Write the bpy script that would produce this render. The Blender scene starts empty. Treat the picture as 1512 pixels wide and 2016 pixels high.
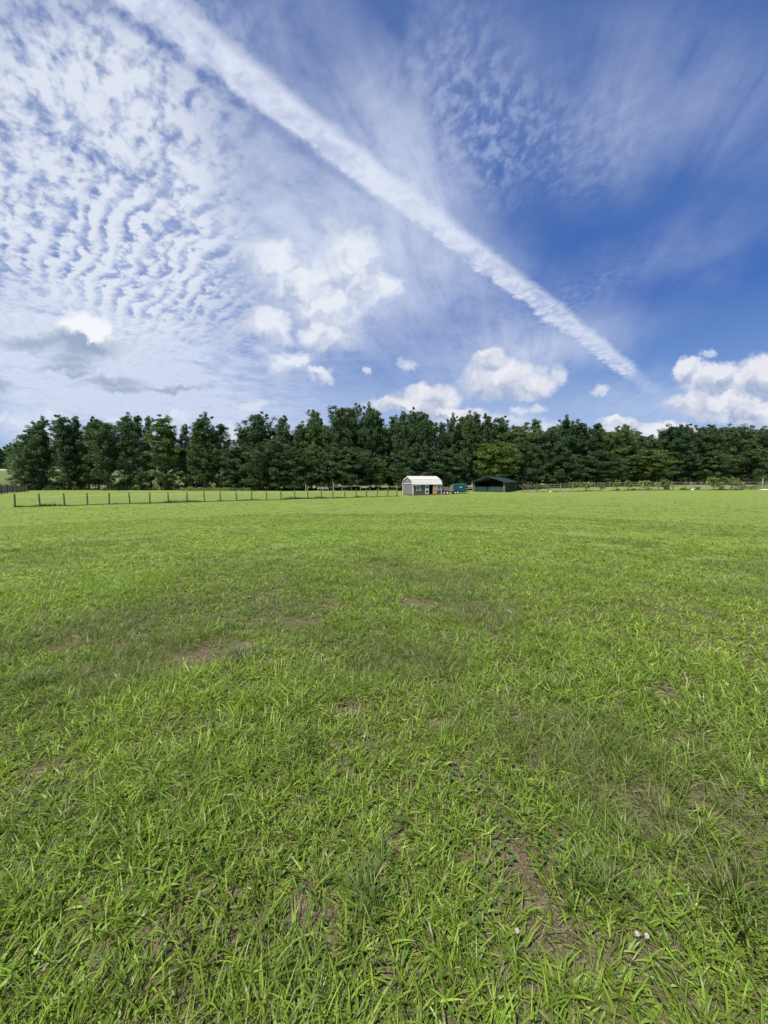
import bpy, bmesh, math, random
import numpy as np
from mathutils import Vector, Matrix, Euler, noise as mnoise

# ------------------------------------------------------------------ camera, sun, exposure
scene = bpy.context.scene
COL = scene.collection
FPX = 760.0                      # focal length in photo pixels (photo 1512 x 2016)
CAM_Z = 1.6
PITCH = math.atan((1008 - 943.5) / FPX)
SUN_EL, SUN_AZ = math.radians(62), math.radians(-138)      # azimuth from +Y towards +X

cam_data = bpy.data.cameras.new('camera')
cam = bpy.data.objects.new('camera', cam_data)
COL.objects.link(cam)
cam.location = (0, 0, CAM_Z)
cam.rotation_euler = (math.pi / 2 - PITCH, 0, 0)
cam_data.sensor_fit = 'VERTICAL'
cam_data.sensor_height = 36
cam_data.lens = FPX / 2016 * 36
cam_data.clip_start = 0.05
cam_data.clip_end = 6000
scene.camera = cam
scene.view_settings.view_transform = 'Standard'
scene.view_settings.look = 'None'
scene.view_settings.exposure = 0.35
scene.view_settings.gamma = 1.0
scene.cycles.max_bounces = 6
scene.cycles.transparent_max_bounces = 6

sun_dir = Vector((math.sin(SUN_AZ) * math.cos(SUN_EL), math.cos(SUN_AZ) * math.cos(SUN_EL), math.sin(SUN_EL)))
sl = bpy.data.lights.new('sun', 'SUN')
sl.energy = 5.0
sl.angle = math.radians(0.6)
sl.color = (1.0, 0.95, 0.87)
sun = bpy.data.objects.new('sun', sl)
COL.objects.link(sun)
sun.rotation_euler = sun_dir.to_track_quat('Z', 'Y').to_euler()
sun.location = sun_dir * 200

# ------------------------------------------------------------------ node expression helper
class G:
    """Small wrapper: write node math as ordinary expressions."""
    def __init__(s, tree): s.t = tree
    def put(s, sock, val):
        if isinstance(val, E): s.t.links.new(val.s, sock)
        elif isinstance(val, bpy.types.NodeSocket): s.t.links.new(val, sock)
        else: sock.default_value = val
    def math(s, op, *a, clamp=False):
        n = s.t.nodes.new('ShaderNodeMath'); n.operation = op; n.use_clamp = clamp
        for i, x in enumerate(a): s.put(n.inputs[i], x)
        return E(s, n.outputs[0])
    def vec(s, x, y, z=0.0):
        n = s.t.nodes.new('ShaderNodeCombineXYZ')
        for i, q in enumerate((x, y, z)): s.put(n.inputs[i], q)
        return E(s, n.outputs[0])
    def sep(s, v):
        n = s.t.nodes.new('ShaderNodeSeparateXYZ'); s.put(n.inputs[0], v)
        return [E(s, o) for o in n.outputs]
    def vmath(s, op, *a, out=0):
        n = s.t.nodes.new('ShaderNodeVectorMath'); n.operation = op
        for i, x in enumerate(a): s.put(n.inputs[i], x)
        return E(s, n.outputs['Value'] if op in ('LENGTH', 'DOT_PRODUCT') else n.outputs[0])
    def noise(s, v, scale=1.0, detail=3.0, rough=0.5, dist=0.0, col=False):
        n = s.t.nodes.new('ShaderNodeTexNoise')
        s.put(n.inputs['Vector'], v); n.inputs['Scale'].default_value = scale
        n.inputs['Detail'].default_value = detail; n.inputs['Roughness'].default_value = rough
        n.inputs['Distortion'].default_value = dist
        if not col: return E(s, n.outputs['Fac'])
        c = s.t.nodes.new('ShaderNodeSeparateColor'); s.t.links.new(n.outputs['Color'], c.inputs[0])
        return s.vec(*[E(s, o) for o in c.outputs[:3]])
    def voronoi(s, v, scale=1.0, feature='F1', smooth=None, rand=1.0):
        n = s.t.nodes.new('ShaderNodeTexVoronoi'); n.feature = feature
        s.put(n.inputs['Vector'], v); n.inputs['Scale'].default_value = scale
        n.inputs['Randomness'].default_value = rand
        return E(s, n.outputs['Distance'])
    def step(s, x, lo, hi, a=0.0, b=1.0, smooth=True):
        n = s.t.nodes.new('ShaderNodeMapRange'); n.interpolation_type = 'SMOOTHSTEP' if smooth else 'LINEAR'
        s.put(n.inputs[0], x)
        for i, q in zip((1, 2, 3, 4), (lo, hi, a, b)): s.put(n.inputs[i], q)
        return E(s, n.outputs[0])
    def mix(s, f, a, b, kind='MIX'):
        n = s.t.nodes.new('ShaderNodeMix'); n.data_type = 'RGBA'; n.blend_type = kind
        s.put(n.inputs[0], f)
        for i, q in ((6, a), (7, b)):
            s.put(n.inputs[i], q if isinstance(q, (E, bpy.types.NodeSocket)) or len(q) == 4 else (*q, 1))
        return E(s, n.outputs[2])
    def mapping(s, v, loc=(0, 0, 0), rot=(0, 0, 0), scale=(1, 1, 1), kind='POINT'):
        n = s.t.nodes.new('ShaderNodeMapping'); n.vector_type = kind
        s.put(n.inputs['Vector'], v)
        if kind != 'NORMAL' : n.inputs['Location'].default_value = loc
        n.inputs['Rotation'].default_value = rot; n.inputs['Scale'].default_value = scale
        return E(s, n.outputs[0])
    def max(s, a, b): return s.math('MAXIMUM', a, b)
    def min(s, a, b): return s.math('MINIMUM', a, b)

class E:
    def __init__(s, g, sock): s.g = g; s.s = sock
    def __add__(s, o): return s.g.math('ADD', s, o)
    __radd__ = __add__
    def __mul__(s, o): return s.g.math('MULTIPLY', s, o)
    __rmul__ = __mul__
    def __sub__(s, o): return s.g.math('SUBTRACT', s, o)
    def __rsub__(s, o): return s.g.math('SUBTRACT', o, s)
    def __truediv__(s, o): return s.g.math('DIVIDE', s, o)
    def __rtruediv__(s, o): return s.g.math('DIVIDE', o, s)

# ------------------------------------------------------------------ sky: Nishita air and procedural clouds by direction
def UV(px, py):
    """photo pixel -> (x/y, z/y) of its direction; only used to write down where a cloud stands in the sky"""
    cx, cy = (px - 756) / FPX, (1008 - py) / FPX
    c, s = math.cos(PITCH), math.sin(PITCH)
    w = c + cy * s
    return cx / w, (cy * c - s) / w

world = bpy.data.worlds.new('World')
scene.world = world
world.use_nodes = True
nt = world.node_tree
nt.nodes.clear()
g = G(nt)
tc = nt.nodes.new('ShaderNodeTexCoord')
D = tc.outputs['Generated']
X, Y, Z = g.sep(D)
yy = g.max(Y, 0.04)
u = X / yy
v = Z / yy
zz = g.max(Z, 0.0) + 0.045
P = g.vec(X / zz, Y / zz, 0.0)
uv = g.vec(u, v, 0.0)
front = g.step(Y, 0.05, 0.3)

def blob(vecin, px, py, rx, ry, ang=0.0):
    """1 - distance in an ellipse rx by ry photo pixels about a point; ang in degrees, anticlockwise as seen"""
    a, b = UV(px, py)
    m = g.mapping(vecin, loc=(a, b, 0), rot=(0, 0, math.radians(ang)), scale=(rx / FPX, ry / FPX, 1), kind='TEXTURE')
    return m

def soft(m):                       # smooth bump from a blob vector
    return g.step(g.vmath('LENGTH', m), 1.0, 0.0)

SK = 10.0 / 2 ** 0.35     # colours below are as seen: divided by the background strength 0.1 and the exposure
def C(r, gr, b): return (r * SK, gr * SK, b * SK, 1)

sky = nt.nodes.new('ShaderNodeTexSky')
sky.sky_type = 'NISHITA'
sky.sun_disc = False
sky.sun_elevation = SUN_EL
sky.sun_rotation = SUN_AZ
sky.altitude = 100
sky.air_density = 1.0
sky.dust_density = 0.7
sky.ozone_density = 2.0
el = g.math('ARCSINE', Z)
grad = g.mix(g.step(el, 0.0, 0.36, smooth=False), C(.32, .51, .85), C(.050, .150, .49))
grad = g.mix(g.step(el, 0.36, 1.0, smooth=False), grad, C(.050, .120, .36))
base = g.mix(0.9, sky.outputs[0], grad)

# warps
w1 = g.noise(uv, 5.0, 4, 0.55, col=True)
w1v = g.vmath('SUBTRACT', w1, (0.5, 0.5, 0.5))
uvw = g.vmath('ADD', uv, g.vmath('MULTIPLY', w1v, (0.16, 0.16, 0)))

# --- broad veil masks ------------------------------------------------------
def after(vecin, val):
    """the same vector, but evaluated only after val: keeps the number of values alive at once small"""
    return g.vmath('ADD', vecin, g.vec(val * 1e-9, 0.0, 0.0))
def total(vecin, items, acc=None):
    for n_, (px, py, rx, ry, ang, k) in enumerate(items):
        if acc is not None and n_ % 2 == 0: vecin = after(vecin, acc)
        q = soft(blob(vecin, px, py, rx, ry, ang)) * k
        acc = q if acc is None else acc + q
    return acc

veil = total(uvw, [(60, 330, 560, 560, 0, .45), (350, 560, 430, 330, -15, .42), (760, 300, 130, 240, 35, .4), (150, 720, 640, 200, -8, 1.1), (600, 330, 330, 230, -35, .5),
                   (560, 40, 260, 190, -35, .42), (860, 380, 170, 420, 32, .50), (700, 590, 300, 240, -10, .55),
                   (1010, 690, 280, 120, 14, .55), (1150, 690, 340, 60, 20, .18), (350, 800, 420, 60, -6, .35),
                   (1330, 170, 430, 240, -12, .40), (1150, 300, 260, 160, 15, .16), (1330, 500, 300, 100, 18, .26),
                   (900, 120, 240, 200, 0, .30), (1330, 800, 300, 80, 0, .4), (980, 560, 200, 120, 0, .15)])
wA = g.noise(P, 2.2, 3, 0.5, col=True)
Pw = g.vmath('ADD', P, g.vmath('MULTIPLY', g.vmath('SUBTRACT', wA, (0.5, 0.5, 0.5)), (0.13, 0.13, 0)))
# long streaks of cirrus, all running towards one point of the horizon
st = g.mapping(P, rot=(0, 0, -math.radians(19)), scale=(1, 1, 1), kind='TEXTURE')
st1 = g.mapping(st, scale=(9.0, 1.6, 1))
streak = g.noise(st1, 1.0, 6, 0.62, 0.6)
st2 = g.mapping(st, loc=(3, 1, 0), scale=(2.2, 0.7, 1))
streak2 = g.noise(st2, 1.0, 4, 0.55, 0.3)
soft1 = g.noise(g.mapping(Pw, loc=(4, 4, 0), scale=(5, 5, 1)), 1.0, 5, 0.6)
leftm = g.step(u, 0.1, -0.35)
fine0 = g.noise(Pw, 24.0, 4, 0.65)
softk = leftm * 0.45 + 0.40
body = (streak * 0.85 + streak2 * 0.30) * (1.0 - softk) + (soft1 * 0.85 + fine0 * 0.25) * softk
milk = total(uvw, [(120, 690, 560, 190, -6, .50), (460, 420, 380, 300, -25, .18), (760, 520, 300, 240, 10, .40), (560, 420, 260, 200, -20, .18), (1050, 690, 300, 100, 12, .32), (700, 830, 1200, 110, 0, .34)])
cirrus = g.min(veil * g.step(body, 0.27, 0.72) * 0.85 + milk, 0.92)
colr = g.mix(cirrus, base, C(.64, .71, .88))

P = after(P, cirrus); uv = after(uv, cirrus); uvw = after(uvw, cirrus)
# --- altocumulus: rows of small cloudlets -----------------------------------
ang = math.radians(-43.7)
rot = g.mapping(Pw, rot=(0, 0, ang), kind='TEXTURE')        # x along the rows, y across
rx_, ry_, _ = g.sep(rot)
lump = g.noise(g.mapping(rot, scale=(13.0, 22.0, 1)), 1.0, 3, 0.55, 0.2)
lumpb = g.noise(g.mapping(rot, loc=(5, 2, 0), scale=(3.0, 4.2, 1)), 1.0, 3, 0.5)
wave = g.math('SINE', (ry_ + (lumpb - 0.5) * 0.20 + (lump - 0.5) * 0.09) * (2 * math.pi / 0.068)) * 0.5 + 0.5
fine = g.noise(P, 42.0, 3, 0.6)
ripm = g.min(total(uvw, [(340, 560, 300, 250, -30, 1.3), (140, 470, 260, 190, 0, .8)]), 1.0)
tex = lump * 0.75 + g.noise(P, 30.0, 3, 0.6) * 0.30 - 0.02 + (wave - 0.5) * 0.19 * ripm * g.step(lumpb, 0.3, 0.6, 0.5, 1.2) + (lumpb - 0.5) * 0.42 + (fine - 0.5) * 0.18 + 0.02
altm = g.min(total(uvw, [(20, 330, 520, 560, 0, 1.1), (300, 200, 330, 330, -35, .55), (330, 520, 300, 270, -30, .8)]), 1.0)
alto = g.step(tex, 0.34, 0.63) * altm
# thinner mackerel patch above the trail
P = after(P, alto); uvw = after(uvw, alto); Pw = after(Pw, alto)
lumpc = g.noise(g.mapping(Pw, loc=(1, 7, 0), rot=(0, 0, .5), scale=(30, 22, 1)), 1.0, 3, 0.6)
altm2 = total(uvw, [(900, 210, 210, 260, 20, .6), (1130, 260, 300, 150, 5, .33), (430, 60, 160, 120, 0, .3), (1080, 600, 330, 60, 18, .25)])
alto2 = g.step(lumpc, 0.38, 0.68) * altm2
colr = g.mix(alto2 * 0.75, colr, C(.52, .60, .84))
colr = g.mix(alto * 0.90, colr, C(.78, .83, .93))

P = after(P, alto2); uv = after(uv, alto2)
u, v, _ = g.sep(uv)
# --- contrail ---------------------------------------------------------------
A0, A1 = UV(290, 0), UV(1235, 726)
tx, ty = A1[0] - A0[0], A1[1] - A0[1]
Lt = math.hypot(tx, ty); tx /= Lt; ty /= Lt
du_, dv_ = u - A0[0], v - A0[1]
along = (du_ * tx + dv_ * ty) / Lt
cross = (dv_ * tx - du_ * ty) * FPX             # photo pixels above the line
tn = g.noise(g.mapping(uv, rot=(0, 0, math.radians(-36)), scale=(11, 16, 1), kind='POINT'), 1.0, 5, 0.6)
tn2 = g.noise(g.mapping(P, loc=(9, 2, 0)), 16.0, 4, 0.62, 0.4)
tn3 = g.noise(g.mapping(P, loc=(2, 5, 0)), 3.0, 3, 0.5)
half = g.step(along, 0.0, 1.0, 40.0, 19.0, smooth=False)
crossn = (cross + (tn - 0.5) * 24.0 + (tn2 - 0.5) * 24.0 + (tn3 - 0.5) * 14.0) / half
lowe = g.step(crossn, -1.05, -0.62)
upe = g.step(crossn, 1.15, 0.35)
texc = g.step(tn2 * 0.8 + tn * 0.3, 0.36, 0.72, 0.42, 1.0)
endm = g.step(along + (tn2 - .5) * 0.05, 1.025, 1.0)
trail = lowe * upe * texc * g.step(along, 0.55, 1.0, 0.95, 0.80) * endm
trail2 = g.step(g.math('ABSOLUTE', crossn), 1.1, 0.1) * g.step(along, 1.11, 1.03) * g.step(along, 0.98, 1.01) * 0.30 * texc

gap = g.step(g.math('ABSOLUTE', crossn + 1.22), 0.42, 0.0) * g.step(along, 0.72, 0.5) * g.step(tn3, 0.3, 0.6, 0.35, 0.9)
colr = g.mix(gap * 0.26, colr, base)

colr = g.mix(g.min(trail + trail2, 1.0), colr, C(.74, .79, .93))

uv = after(uv, trail + trail2)
# --- cumulus ----------------------------------------------------------------
n1 = g.noise(uv, 9.0, 5, 0.60, col=True)
uvs = g.vmath('ADD', uv, g.vmath('MULTIPLY', g.vmath('SUBTRACT', n1, (0.5, 0.5, 0.5)), (0.085, 0.07, 0)))
uvc = g.vmath('ADD', uv, g.vmath('MULTIPLY', g.vmath('SUBTRACT', n1, (0.5, 0.5, 0.5)), (0.17, 0.15, 0)))
n2 = g.noise(uv, 34.0, 3, 0.6, col=True)
uvs = g.vmath('ADD', uvs, g.vmath('MULTIPLY', g.vmath('SUBTRACT', n2, (0.5, 0.5, 0.5)), (0.040, 0.036, 0)))
uvc = g.vmath('ADD', uvc, g.vmath('MULTIPLY', g.vmath('SUBTRACT', n2, (0.5, 0.5, 0.5)), (0.030, 0.028, 0)))
UP = 0.32

def field(items):
    F = S = None
    vin = uvc
    for n_, (px, py, rx, ry) in enumerate(items):
        if F is not None and n_ % 2 == 0: vin = after(vin, S)
        m = blob(vin, px, py, rx, ry)
        f = 1.0 - g.vmath('LENGTH', m)
        q = 1.0 - g.vmath('LENGTH', g.vmath('ADD', m, (0.08, UP, 0)))
        F = f if F is None else g.math('SMOOTH_MAX', F, f, 0.25)
        S = q if S is None else g.math('SMOOTH_MAX', S, q, 0.25)
    return F, S

def cover(F, lo, hi, k): return g.step(F, lo, hi, 0.0, k)
puff = g.noise(uvc, 17.0, 3, 0.5)
puffs = g.noise(g.vmath('ADD', uvc, (-0.014, 0.020, 0)), 17.0, 3, 0.5)
relief = (puff - puffs) * 1.9
# F - S is positive near the top edge, negative at the base
def lit(F, S, k=2.0, b=0.55): return g.math('ADD', (F - S) * k + relief, b, clamp=True)
drk = [(168, 688, 70, 18), (70, 672, 85, 14), (145, 708, 50, 10), (215, 755, 65, 10), (130, 722, 60, 8), (-10, 765, 40, 14), (340, 762, 70, 6), (150, 735, 30, 8), (240, 768, 45, 8)]
uvc_ = uvc; uvc = uvs
F, S = field(drk)
uvc = uvc_
colr = g.mix(cover(F, -0.5, 0.8, 0.8) * front, colr, C(.33, .41, .56))
big = [(535, 520, 60, 34), (600, 560, 70, 50), (690, 520, 55, 60), (655, 600, 75, 45), (640, 655, 52, 30), (527, 640, 48, 30), (570, 705, 52, 24), (745, 580, 42, 36), (632, 732, 34, 12)]
uvc = after(uvc, F)
F, S = field(big)
colr = g.mix(cover(F, -0.45, 0.55, 0.90) * front, colr, g.mix(lit(F, S, 1.0, 0.70), C(.45, .53, .72), C(.84, .88, .95)))
uvc = after(uvs, F)
low = [(158, 650, 60, 34), (186, 668, 36, 24)]
uvc = after(uvc, F)
F, S = field(low)
colr = g.mix(cover(F, -0.25, 0.40, 0.96) * front, colr, g.mix(lit(F, S, 1.9, 0.52), C(.33, .41, .57), C(.92, .94, .97)))
sml = [(497, 803, 34, 14), (1095, 738, 18, 20), (1182, 765, 20, 8), (1020, 812, 26, 12), (1055, 814, 20, 12), (82, 820, 26, 17), (25, 835, 80, 28),
       (722, 738, 10, 8), (800, 718, 16, 12), (1395, 695, 14, 10), (460, 852, 34, 26), (1080, 852, 60, 20), (232, 832, 24, 10), (350, 822, 20, 14), (100, 865, 90, 22), (940, 835, 120, 22), (610, 860, 30, 30)]
uvc = after(uvc, F)
F, S = field(sml)
colr = g.mix(cover(F, -0.3, 0.6, 0.75) * front, colr, g.mix(lit(F, S, 0.8, 0.75), C(.42, .52, .74), C(.78, .82, .90)))
hor = [(845, 782, 70, 30), (800, 795, 90, 14), (985, 748, 80, 42), (965, 712, 34, 26), (1040, 765, 55, 30), (880, 815, 80, 16),
       (1425, 748, 85, 34), (1505, 738, 70, 42), (1360, 725, 30, 26), (1410, 795, 110, 30), (1500, 810, 110, 34), (1215, 832, 50, 14), (1290, 848, 120, 20)]
uvc = after(uvc, F)
F, S = field(hor)
colr = g.mix(cover(F, -0.14, 0.30, 0.88) * front, colr, g.mix(lit(F, S, 1.2, 0.60), C(.40, .47, .64), C(.88, .88, .92)))
bg = nt.nodes.new('ShaderNodeBackground')
g.put(bg.inputs[0], colr)
bg.inputs[1].default_value = 0.1
wo = nt.nodes.new('ShaderNodeOutputWorld')
nt.links.new(bg.outputs[0], wo.inputs[0])
world.cycles.sampling_method = 'MANUAL'
world.cycles.sample_map_resolution = 512
# ------------------------------------------------------------------ numbers and mesh helpers
rng = np.random.default_rng(11)
R = math.radians

def h2(ix, iy, seed):
    n = (ix.astype(np.int64) * 374761393 + iy.astype(np.int64) * 668265263 + seed * 144665) & 0xffffffff
    n = ((n ^ (n >> 13)) * 1274126177) & 0xffffffff
    return ((n ^ (n >> 16)) & 0xffffff) / float(0xffffff)

def vn(x, y, scale=1.0, seed=0):
    """value noise 0..1"""
    x = np.asarray(x, dtype=float) * scale; y = np.asarray(y, dtype=float) * scale
    ix, iy = np.floor(x), np.floor(y)
    fx, fy = x - ix, y - iy
    fx = fx * fx * (3 - 2 * fx); fy = fy * fy * (3 - 2 * fy)
    a = h2(ix, iy, seed); b = h2(ix + 1, iy, seed); c = h2(ix, iy + 1, seed); d = h2(ix + 1, iy + 1, seed)
    return (a * (1 - fx) + b * fx) * (1 - fy) + (c * (1 - fx) + d * fx) * fy

def fbm(x, y, scale=1.0, seed=0, oct=3):
    t = 0; k = 0.5; n = 0
    for i in range(oct):
        t = t + k * vn(x, y, scale * 2 ** i, seed + i * 17); n += k; k *= 0.5
    return t / n

def sst(x, a, b):
    t = np.clip((np.asarray(x, dtype=float) - a) / (b - a), 0, 1)
    return t * t * (3 - 2 * t)

def ground_z(x, y):
    x = np.asarray(x, dtype=float); y = np.asarray(y, dtype=float)
    r = np.hypot(x, y)
    z = -1.0 * sst(r, 1.5, 40)
    z = z + 0.8 * sst(x, 24, 60) * sst(y, 20, 60)
    z = z + 0.6 * sst(-x, 34, 52) * sst(-y, -85, -50)
    z = z + 7.6 * sst(r, 135, 270) * sst(-x, 20, 90) + 1.0 * sst(r, 270, 900)
    amp = sst(r, 0.6, 4)
    z = z + (fbm(x, y, 0.45, 3, 2) - 0.5) * 0.10 * amp + (fbm(x, y, 2.2, 9, 2) - 0.5) * 0.035
    return z

def gz(x, y): return float(ground_z(x, y))

def at(px, Y, py=None):
    """world point at depth Y on the line of sight of a photo pixel (the ground below it when py is None)"""
    uu, vv = UV(px, 955 if py is None else py)
    return Vector((uu * Y, Y, gz(uu * Y, Y) if py is None else CAM_Z + vv * Y))

def on_ground(px, py):
    uu, vv = UV(px, py)
    Y = 3.0
    for _ in range(40): Y = (gz(uu * Y, Y) - CAM_Z) / vv * 0.5 + Y * 0.5
    return uu * Y, Y

def np_mesh(name, verts, faces_flat, sizes, mat, parent=None, color=None, smooth=False):
    me = bpy.data.meshes.new(name)
    nv = len(verts); nl = len(faces_flat); nf = len(sizes)
    me.vertices.add(nv); me.vertices.foreach_set('co', np.ascontiguousarray(verts, dtype=np.float32).ravel())
    me.loops.add(nl); me.loops.foreach_set('vertex_index', np.ascontiguousarray(faces_flat, dtype=np.int32))
    me.polygons.add(nf)
    st_ = np.zeros(nf, dtype=np.int32); st_[1:] = np.cumsum(sizes)[:-1]
    me.polygons.foreach_set('loop_start', st_)
    if smooth: me.polygons.foreach_set('use_smooth', np.ones(nf, dtype=bool))
    if color is not None:
        ca = me.color_attributes.new('tint', 'FLOAT_COLOR', 'POINT')
        c4_ = np.ones((nv, 4), dtype=np.float32); c4_[:, :3] = color
        ca.data.foreach_set('color', c4_.ravel())
    me.update(calc_edges=True)
    if mat: me.materials.append(mat)
    o = bpy.data.objects.new(name, me)
    COL.objects.link(o)
    if parent: o.parent = parent
    return o

class MB:
    """collects boxes, bars, prisms and tubes; build() links them as ONE mesh object"""
    def __init__(s): s.v = []; s.f = []
    def add(s, vs, fs):
        b = len(s.v); s.v += [tuple(q) for q in vs]; s.f += [tuple(i + b for i in f) for f in fs]; return s
    def box(s, c, d, rot=None):
        hx, hy, hz = d[0] / 2, d[1] / 2, d[2] / 2
        p = [Vector((sx * hx, sy * hy, sz * hz)) for sx in (-1, 1) for sy in (-1, 1) for sz in (-1, 1)]
        if rot is not None: p = [rot @ q for q in p]
        p = [q + Vector(c) for q in p]
        return s.add(p, [(0, 1, 3, 2), (4, 6, 7, 5), (0, 4, 5, 1), (2, 3, 7, 6), (0, 2, 6, 4), (1, 5, 7, 3)])
    def bar(s, a, b, w, d=None):
        a, b = Vector(a), Vector(b); d = d or w
        q = (b - a).to_track_quat('Z', 'Y').to_matrix()
        return s.box((a + b) / 2, (w, d, (b - a).length), q)
    def tube(s, pts, rad, n=6):
        pts = [Vector(p) for p in pts]
        if not hasattr(rad, '__len__'): rad = [rad] * len(pts)
        ring = []
        vs = []
        for i, p in enumerate(pts):
            t = (pts[min(i + 1, len(pts) - 1)] - pts[max(i - 1, 0)]).normalized()
            up = Vector((0, 0, 1)) if abs(t.z) < 0.95 else Vector((1, 0, 0))
            a = t.cross(up).normalized(); b = t.cross(a)
            for k in range(n):
                an = 2 * math.pi * k / n
                vs.append(p + (a * math.cos(an) + b * math.sin(an)) * rad[i])
        fs = []
        for i in range(len(pts) - 1):
            for k in range(n):
                k2 = (k + 1) % n
                fs.append((i * n + k, i * n + k2, (i + 1) * n + k2, (i + 1) * n + k))
        fs.append(tuple(range(n))[::-1]); fs.append(tuple((len(pts) - 1) * n + k for k in range(n)))
        return s.add(vs, fs)
    def prism(s, poly, o, ax, ay, ext):
        """polygon poly in the plane (o, ax, ay) pushed out along ext"""
        o, ax, ay, ext = Vector(o), Vector(ax), Vector(ay), Vector(ext)
        n = len(poly)
        a = [o + ax * p[0] + ay * p[1] for p in poly]
        return s.add(a + [q + ext for q in a],
                     [tuple(range(n))[::-1], tuple(range(n, 2 * n))] + [(i, (i + 1) % n, n + (i + 1) % n, n + i) for i in range(n)])
    def build(s, name, mat, parent=None, bevel=0.0, smooth=False):
        me = bpy.data.meshes.new(name)
        me.from_pydata(s.v, [], s.f); me.update()
        bm = bmesh.new(); bm.from_mesh(me); bmesh.ops.recalc_face_normals(bm, faces=bm.faces)
        if bevel: bmesh.ops.bevel(bm, geom=bm.edges[:], offset=bevel, segments=1, affect='EDGES', clamp_overlap=True)
        bm.to_mesh(me); bm.free()
        if smooth:
            for p in me.polygons: p.use_smooth = True
        me.materials.append(mat)
        o = bpy.data.objects.new(name, me); COL.objects.link(o)
        if parent: o.parent = parent
        return o

def empty(name, loc, rz=0.0):
    o = bpy.data.objects.new(name, None); COL.objects.link(o)
    o.location = loc; o.rotation_euler = (0, 0, rz); o.empty_display_size = 0.2
    return o

def tag(o, label=None, cat=None, group=None, kind=None):
    if label: o['label'] = label
    if cat: o['category'] = cat
    if group: o['group'] = group
    if kind: o['kind'] = kind
    return o

def copy_tree(o, kids, parent=None):
    c = o.copy(); COL.objects.link(c); c.parent = parent
    out = [c]
    for ch in kids.get(o, []): out += copy_tree(ch, kids, c)
    return out

# ------------------------------------------------------------------ materials
def mat_new(name):
    m = bpy.data.materials.new(name); m.use_nodes = True
    m.node_tree.nodes.clear()
    return m, G(m.node_tree)

def finish(m, gg, shader):
    o = m.node_tree.nodes.new('ShaderNodeOutputMaterial'); m.node_tree.links.new(shader, o.inputs[0]); return m

def principled(gg, col, rough=0.6, spec=0.3, normal=None, metal=0.0):
    n = gg.t.nodes.new('ShaderNodeBsdfPrincipled')
    gg.put(n.inputs['Base Color'], col if isinstance(col, E) else (*col, 1))
    gg.put(n.inputs['Roughness'], rough)
    n.inputs['Specular IOR Level'].default_value = spec
    n.inputs['Metallic'].default_value = metal
    if normal is not None: gg.t.links.new(normal, n.inputs['Normal'])
    return n.outputs[0]

def bump(gg, hgt, strength=0.5, dist=0.02):
    n = gg.t.nodes.new('ShaderNodeBump'); n.inputs['Strength'].default_value = strength; n.inputs['Distance'].default_value = dist
    gg.put(n.inputs['Height'], hgt); return n.outputs[0]

def objcoord(gg):
    n = gg.t.nodes.new('ShaderNodeTexCoord'); return n.outputs['Object']

def leafy(name, attr=True, trans=0.35, rough=0.5, spec=0.25, gain=(1, 1, 1)):
    """leaf or blade: the mesh's own tint times the object's colour, let through from behind"""
    m, gg = mat_new(name)
    a = gg.t.nodes.new('ShaderNodeAttribute'); a.attribute_name = 'tint'
    oi = gg.t.nodes.new('ShaderNodeObjectInfo')
    c = gg.mix(1.0, E(gg, a.outputs['Color']), E(gg, oi.outputs['Color']), 'MULTIPLY')
    p = principled(gg, c, rough, spec)
    t = gg.t.nodes.new('ShaderNodeBsdfTranslucent')
    gg.put(t.inputs[0], gg.mix(1.0, c, (1.25, 1.35, 0.7), 'MULTIPLY'))
    mx = gg.t.nodes.new('ShaderNodeMixShader'); mx.inputs[0].default_value = trans
    gg.t.links.new(p, mx.inputs[1]); gg.t.links.new(t.outputs[0], mx.inputs[2])
    return finish(m, gg, mx.outputs[0])

def plain(name, col, rough=0.6, spec=0.3, var=0.15, scale=3.0, stretch=(1, 1, 1), metal=0.0, bmp=0.0, col2=None):
    """one paint or wood, with grain and grime of its own"""
    m, gg = mat_new(name)
    oc = gg.mapping(objcoord(gg), scale=stretch)
    n1_ = gg.noise(oc, scale, 5, 0.6); n2_ = gg.noise(oc, scale * 7, 3, 0.6)
    k = gg.step(n1_ * 0.6 + n2_ * 0.4, 0.3, 0.7)
    a = tuple(q * (1 - var) for q in (col2 or col)); b = tuple(min(1, q * (1 + var * 0.6)) for q in col)
    c = gg.mix(k, a, b)
    nm = bump(gg, n2_, bmp, 0.01) if bmp else None
    return finish(m, gg, principled(gg, c, rough, spec, nm, metal))

M_blade = leafy('grass_blade', trans=0.38, rough=0.42, spec=0.35)
M_leaf = leafy('tree_leaf', trans=0.30, rough=0.5, spec=0.25)
M_bark = plain('bark', (.12, .10, .08), 0.9, 0.1, 0.4, 4, (1, 1, .2), bmp=.4)

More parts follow.
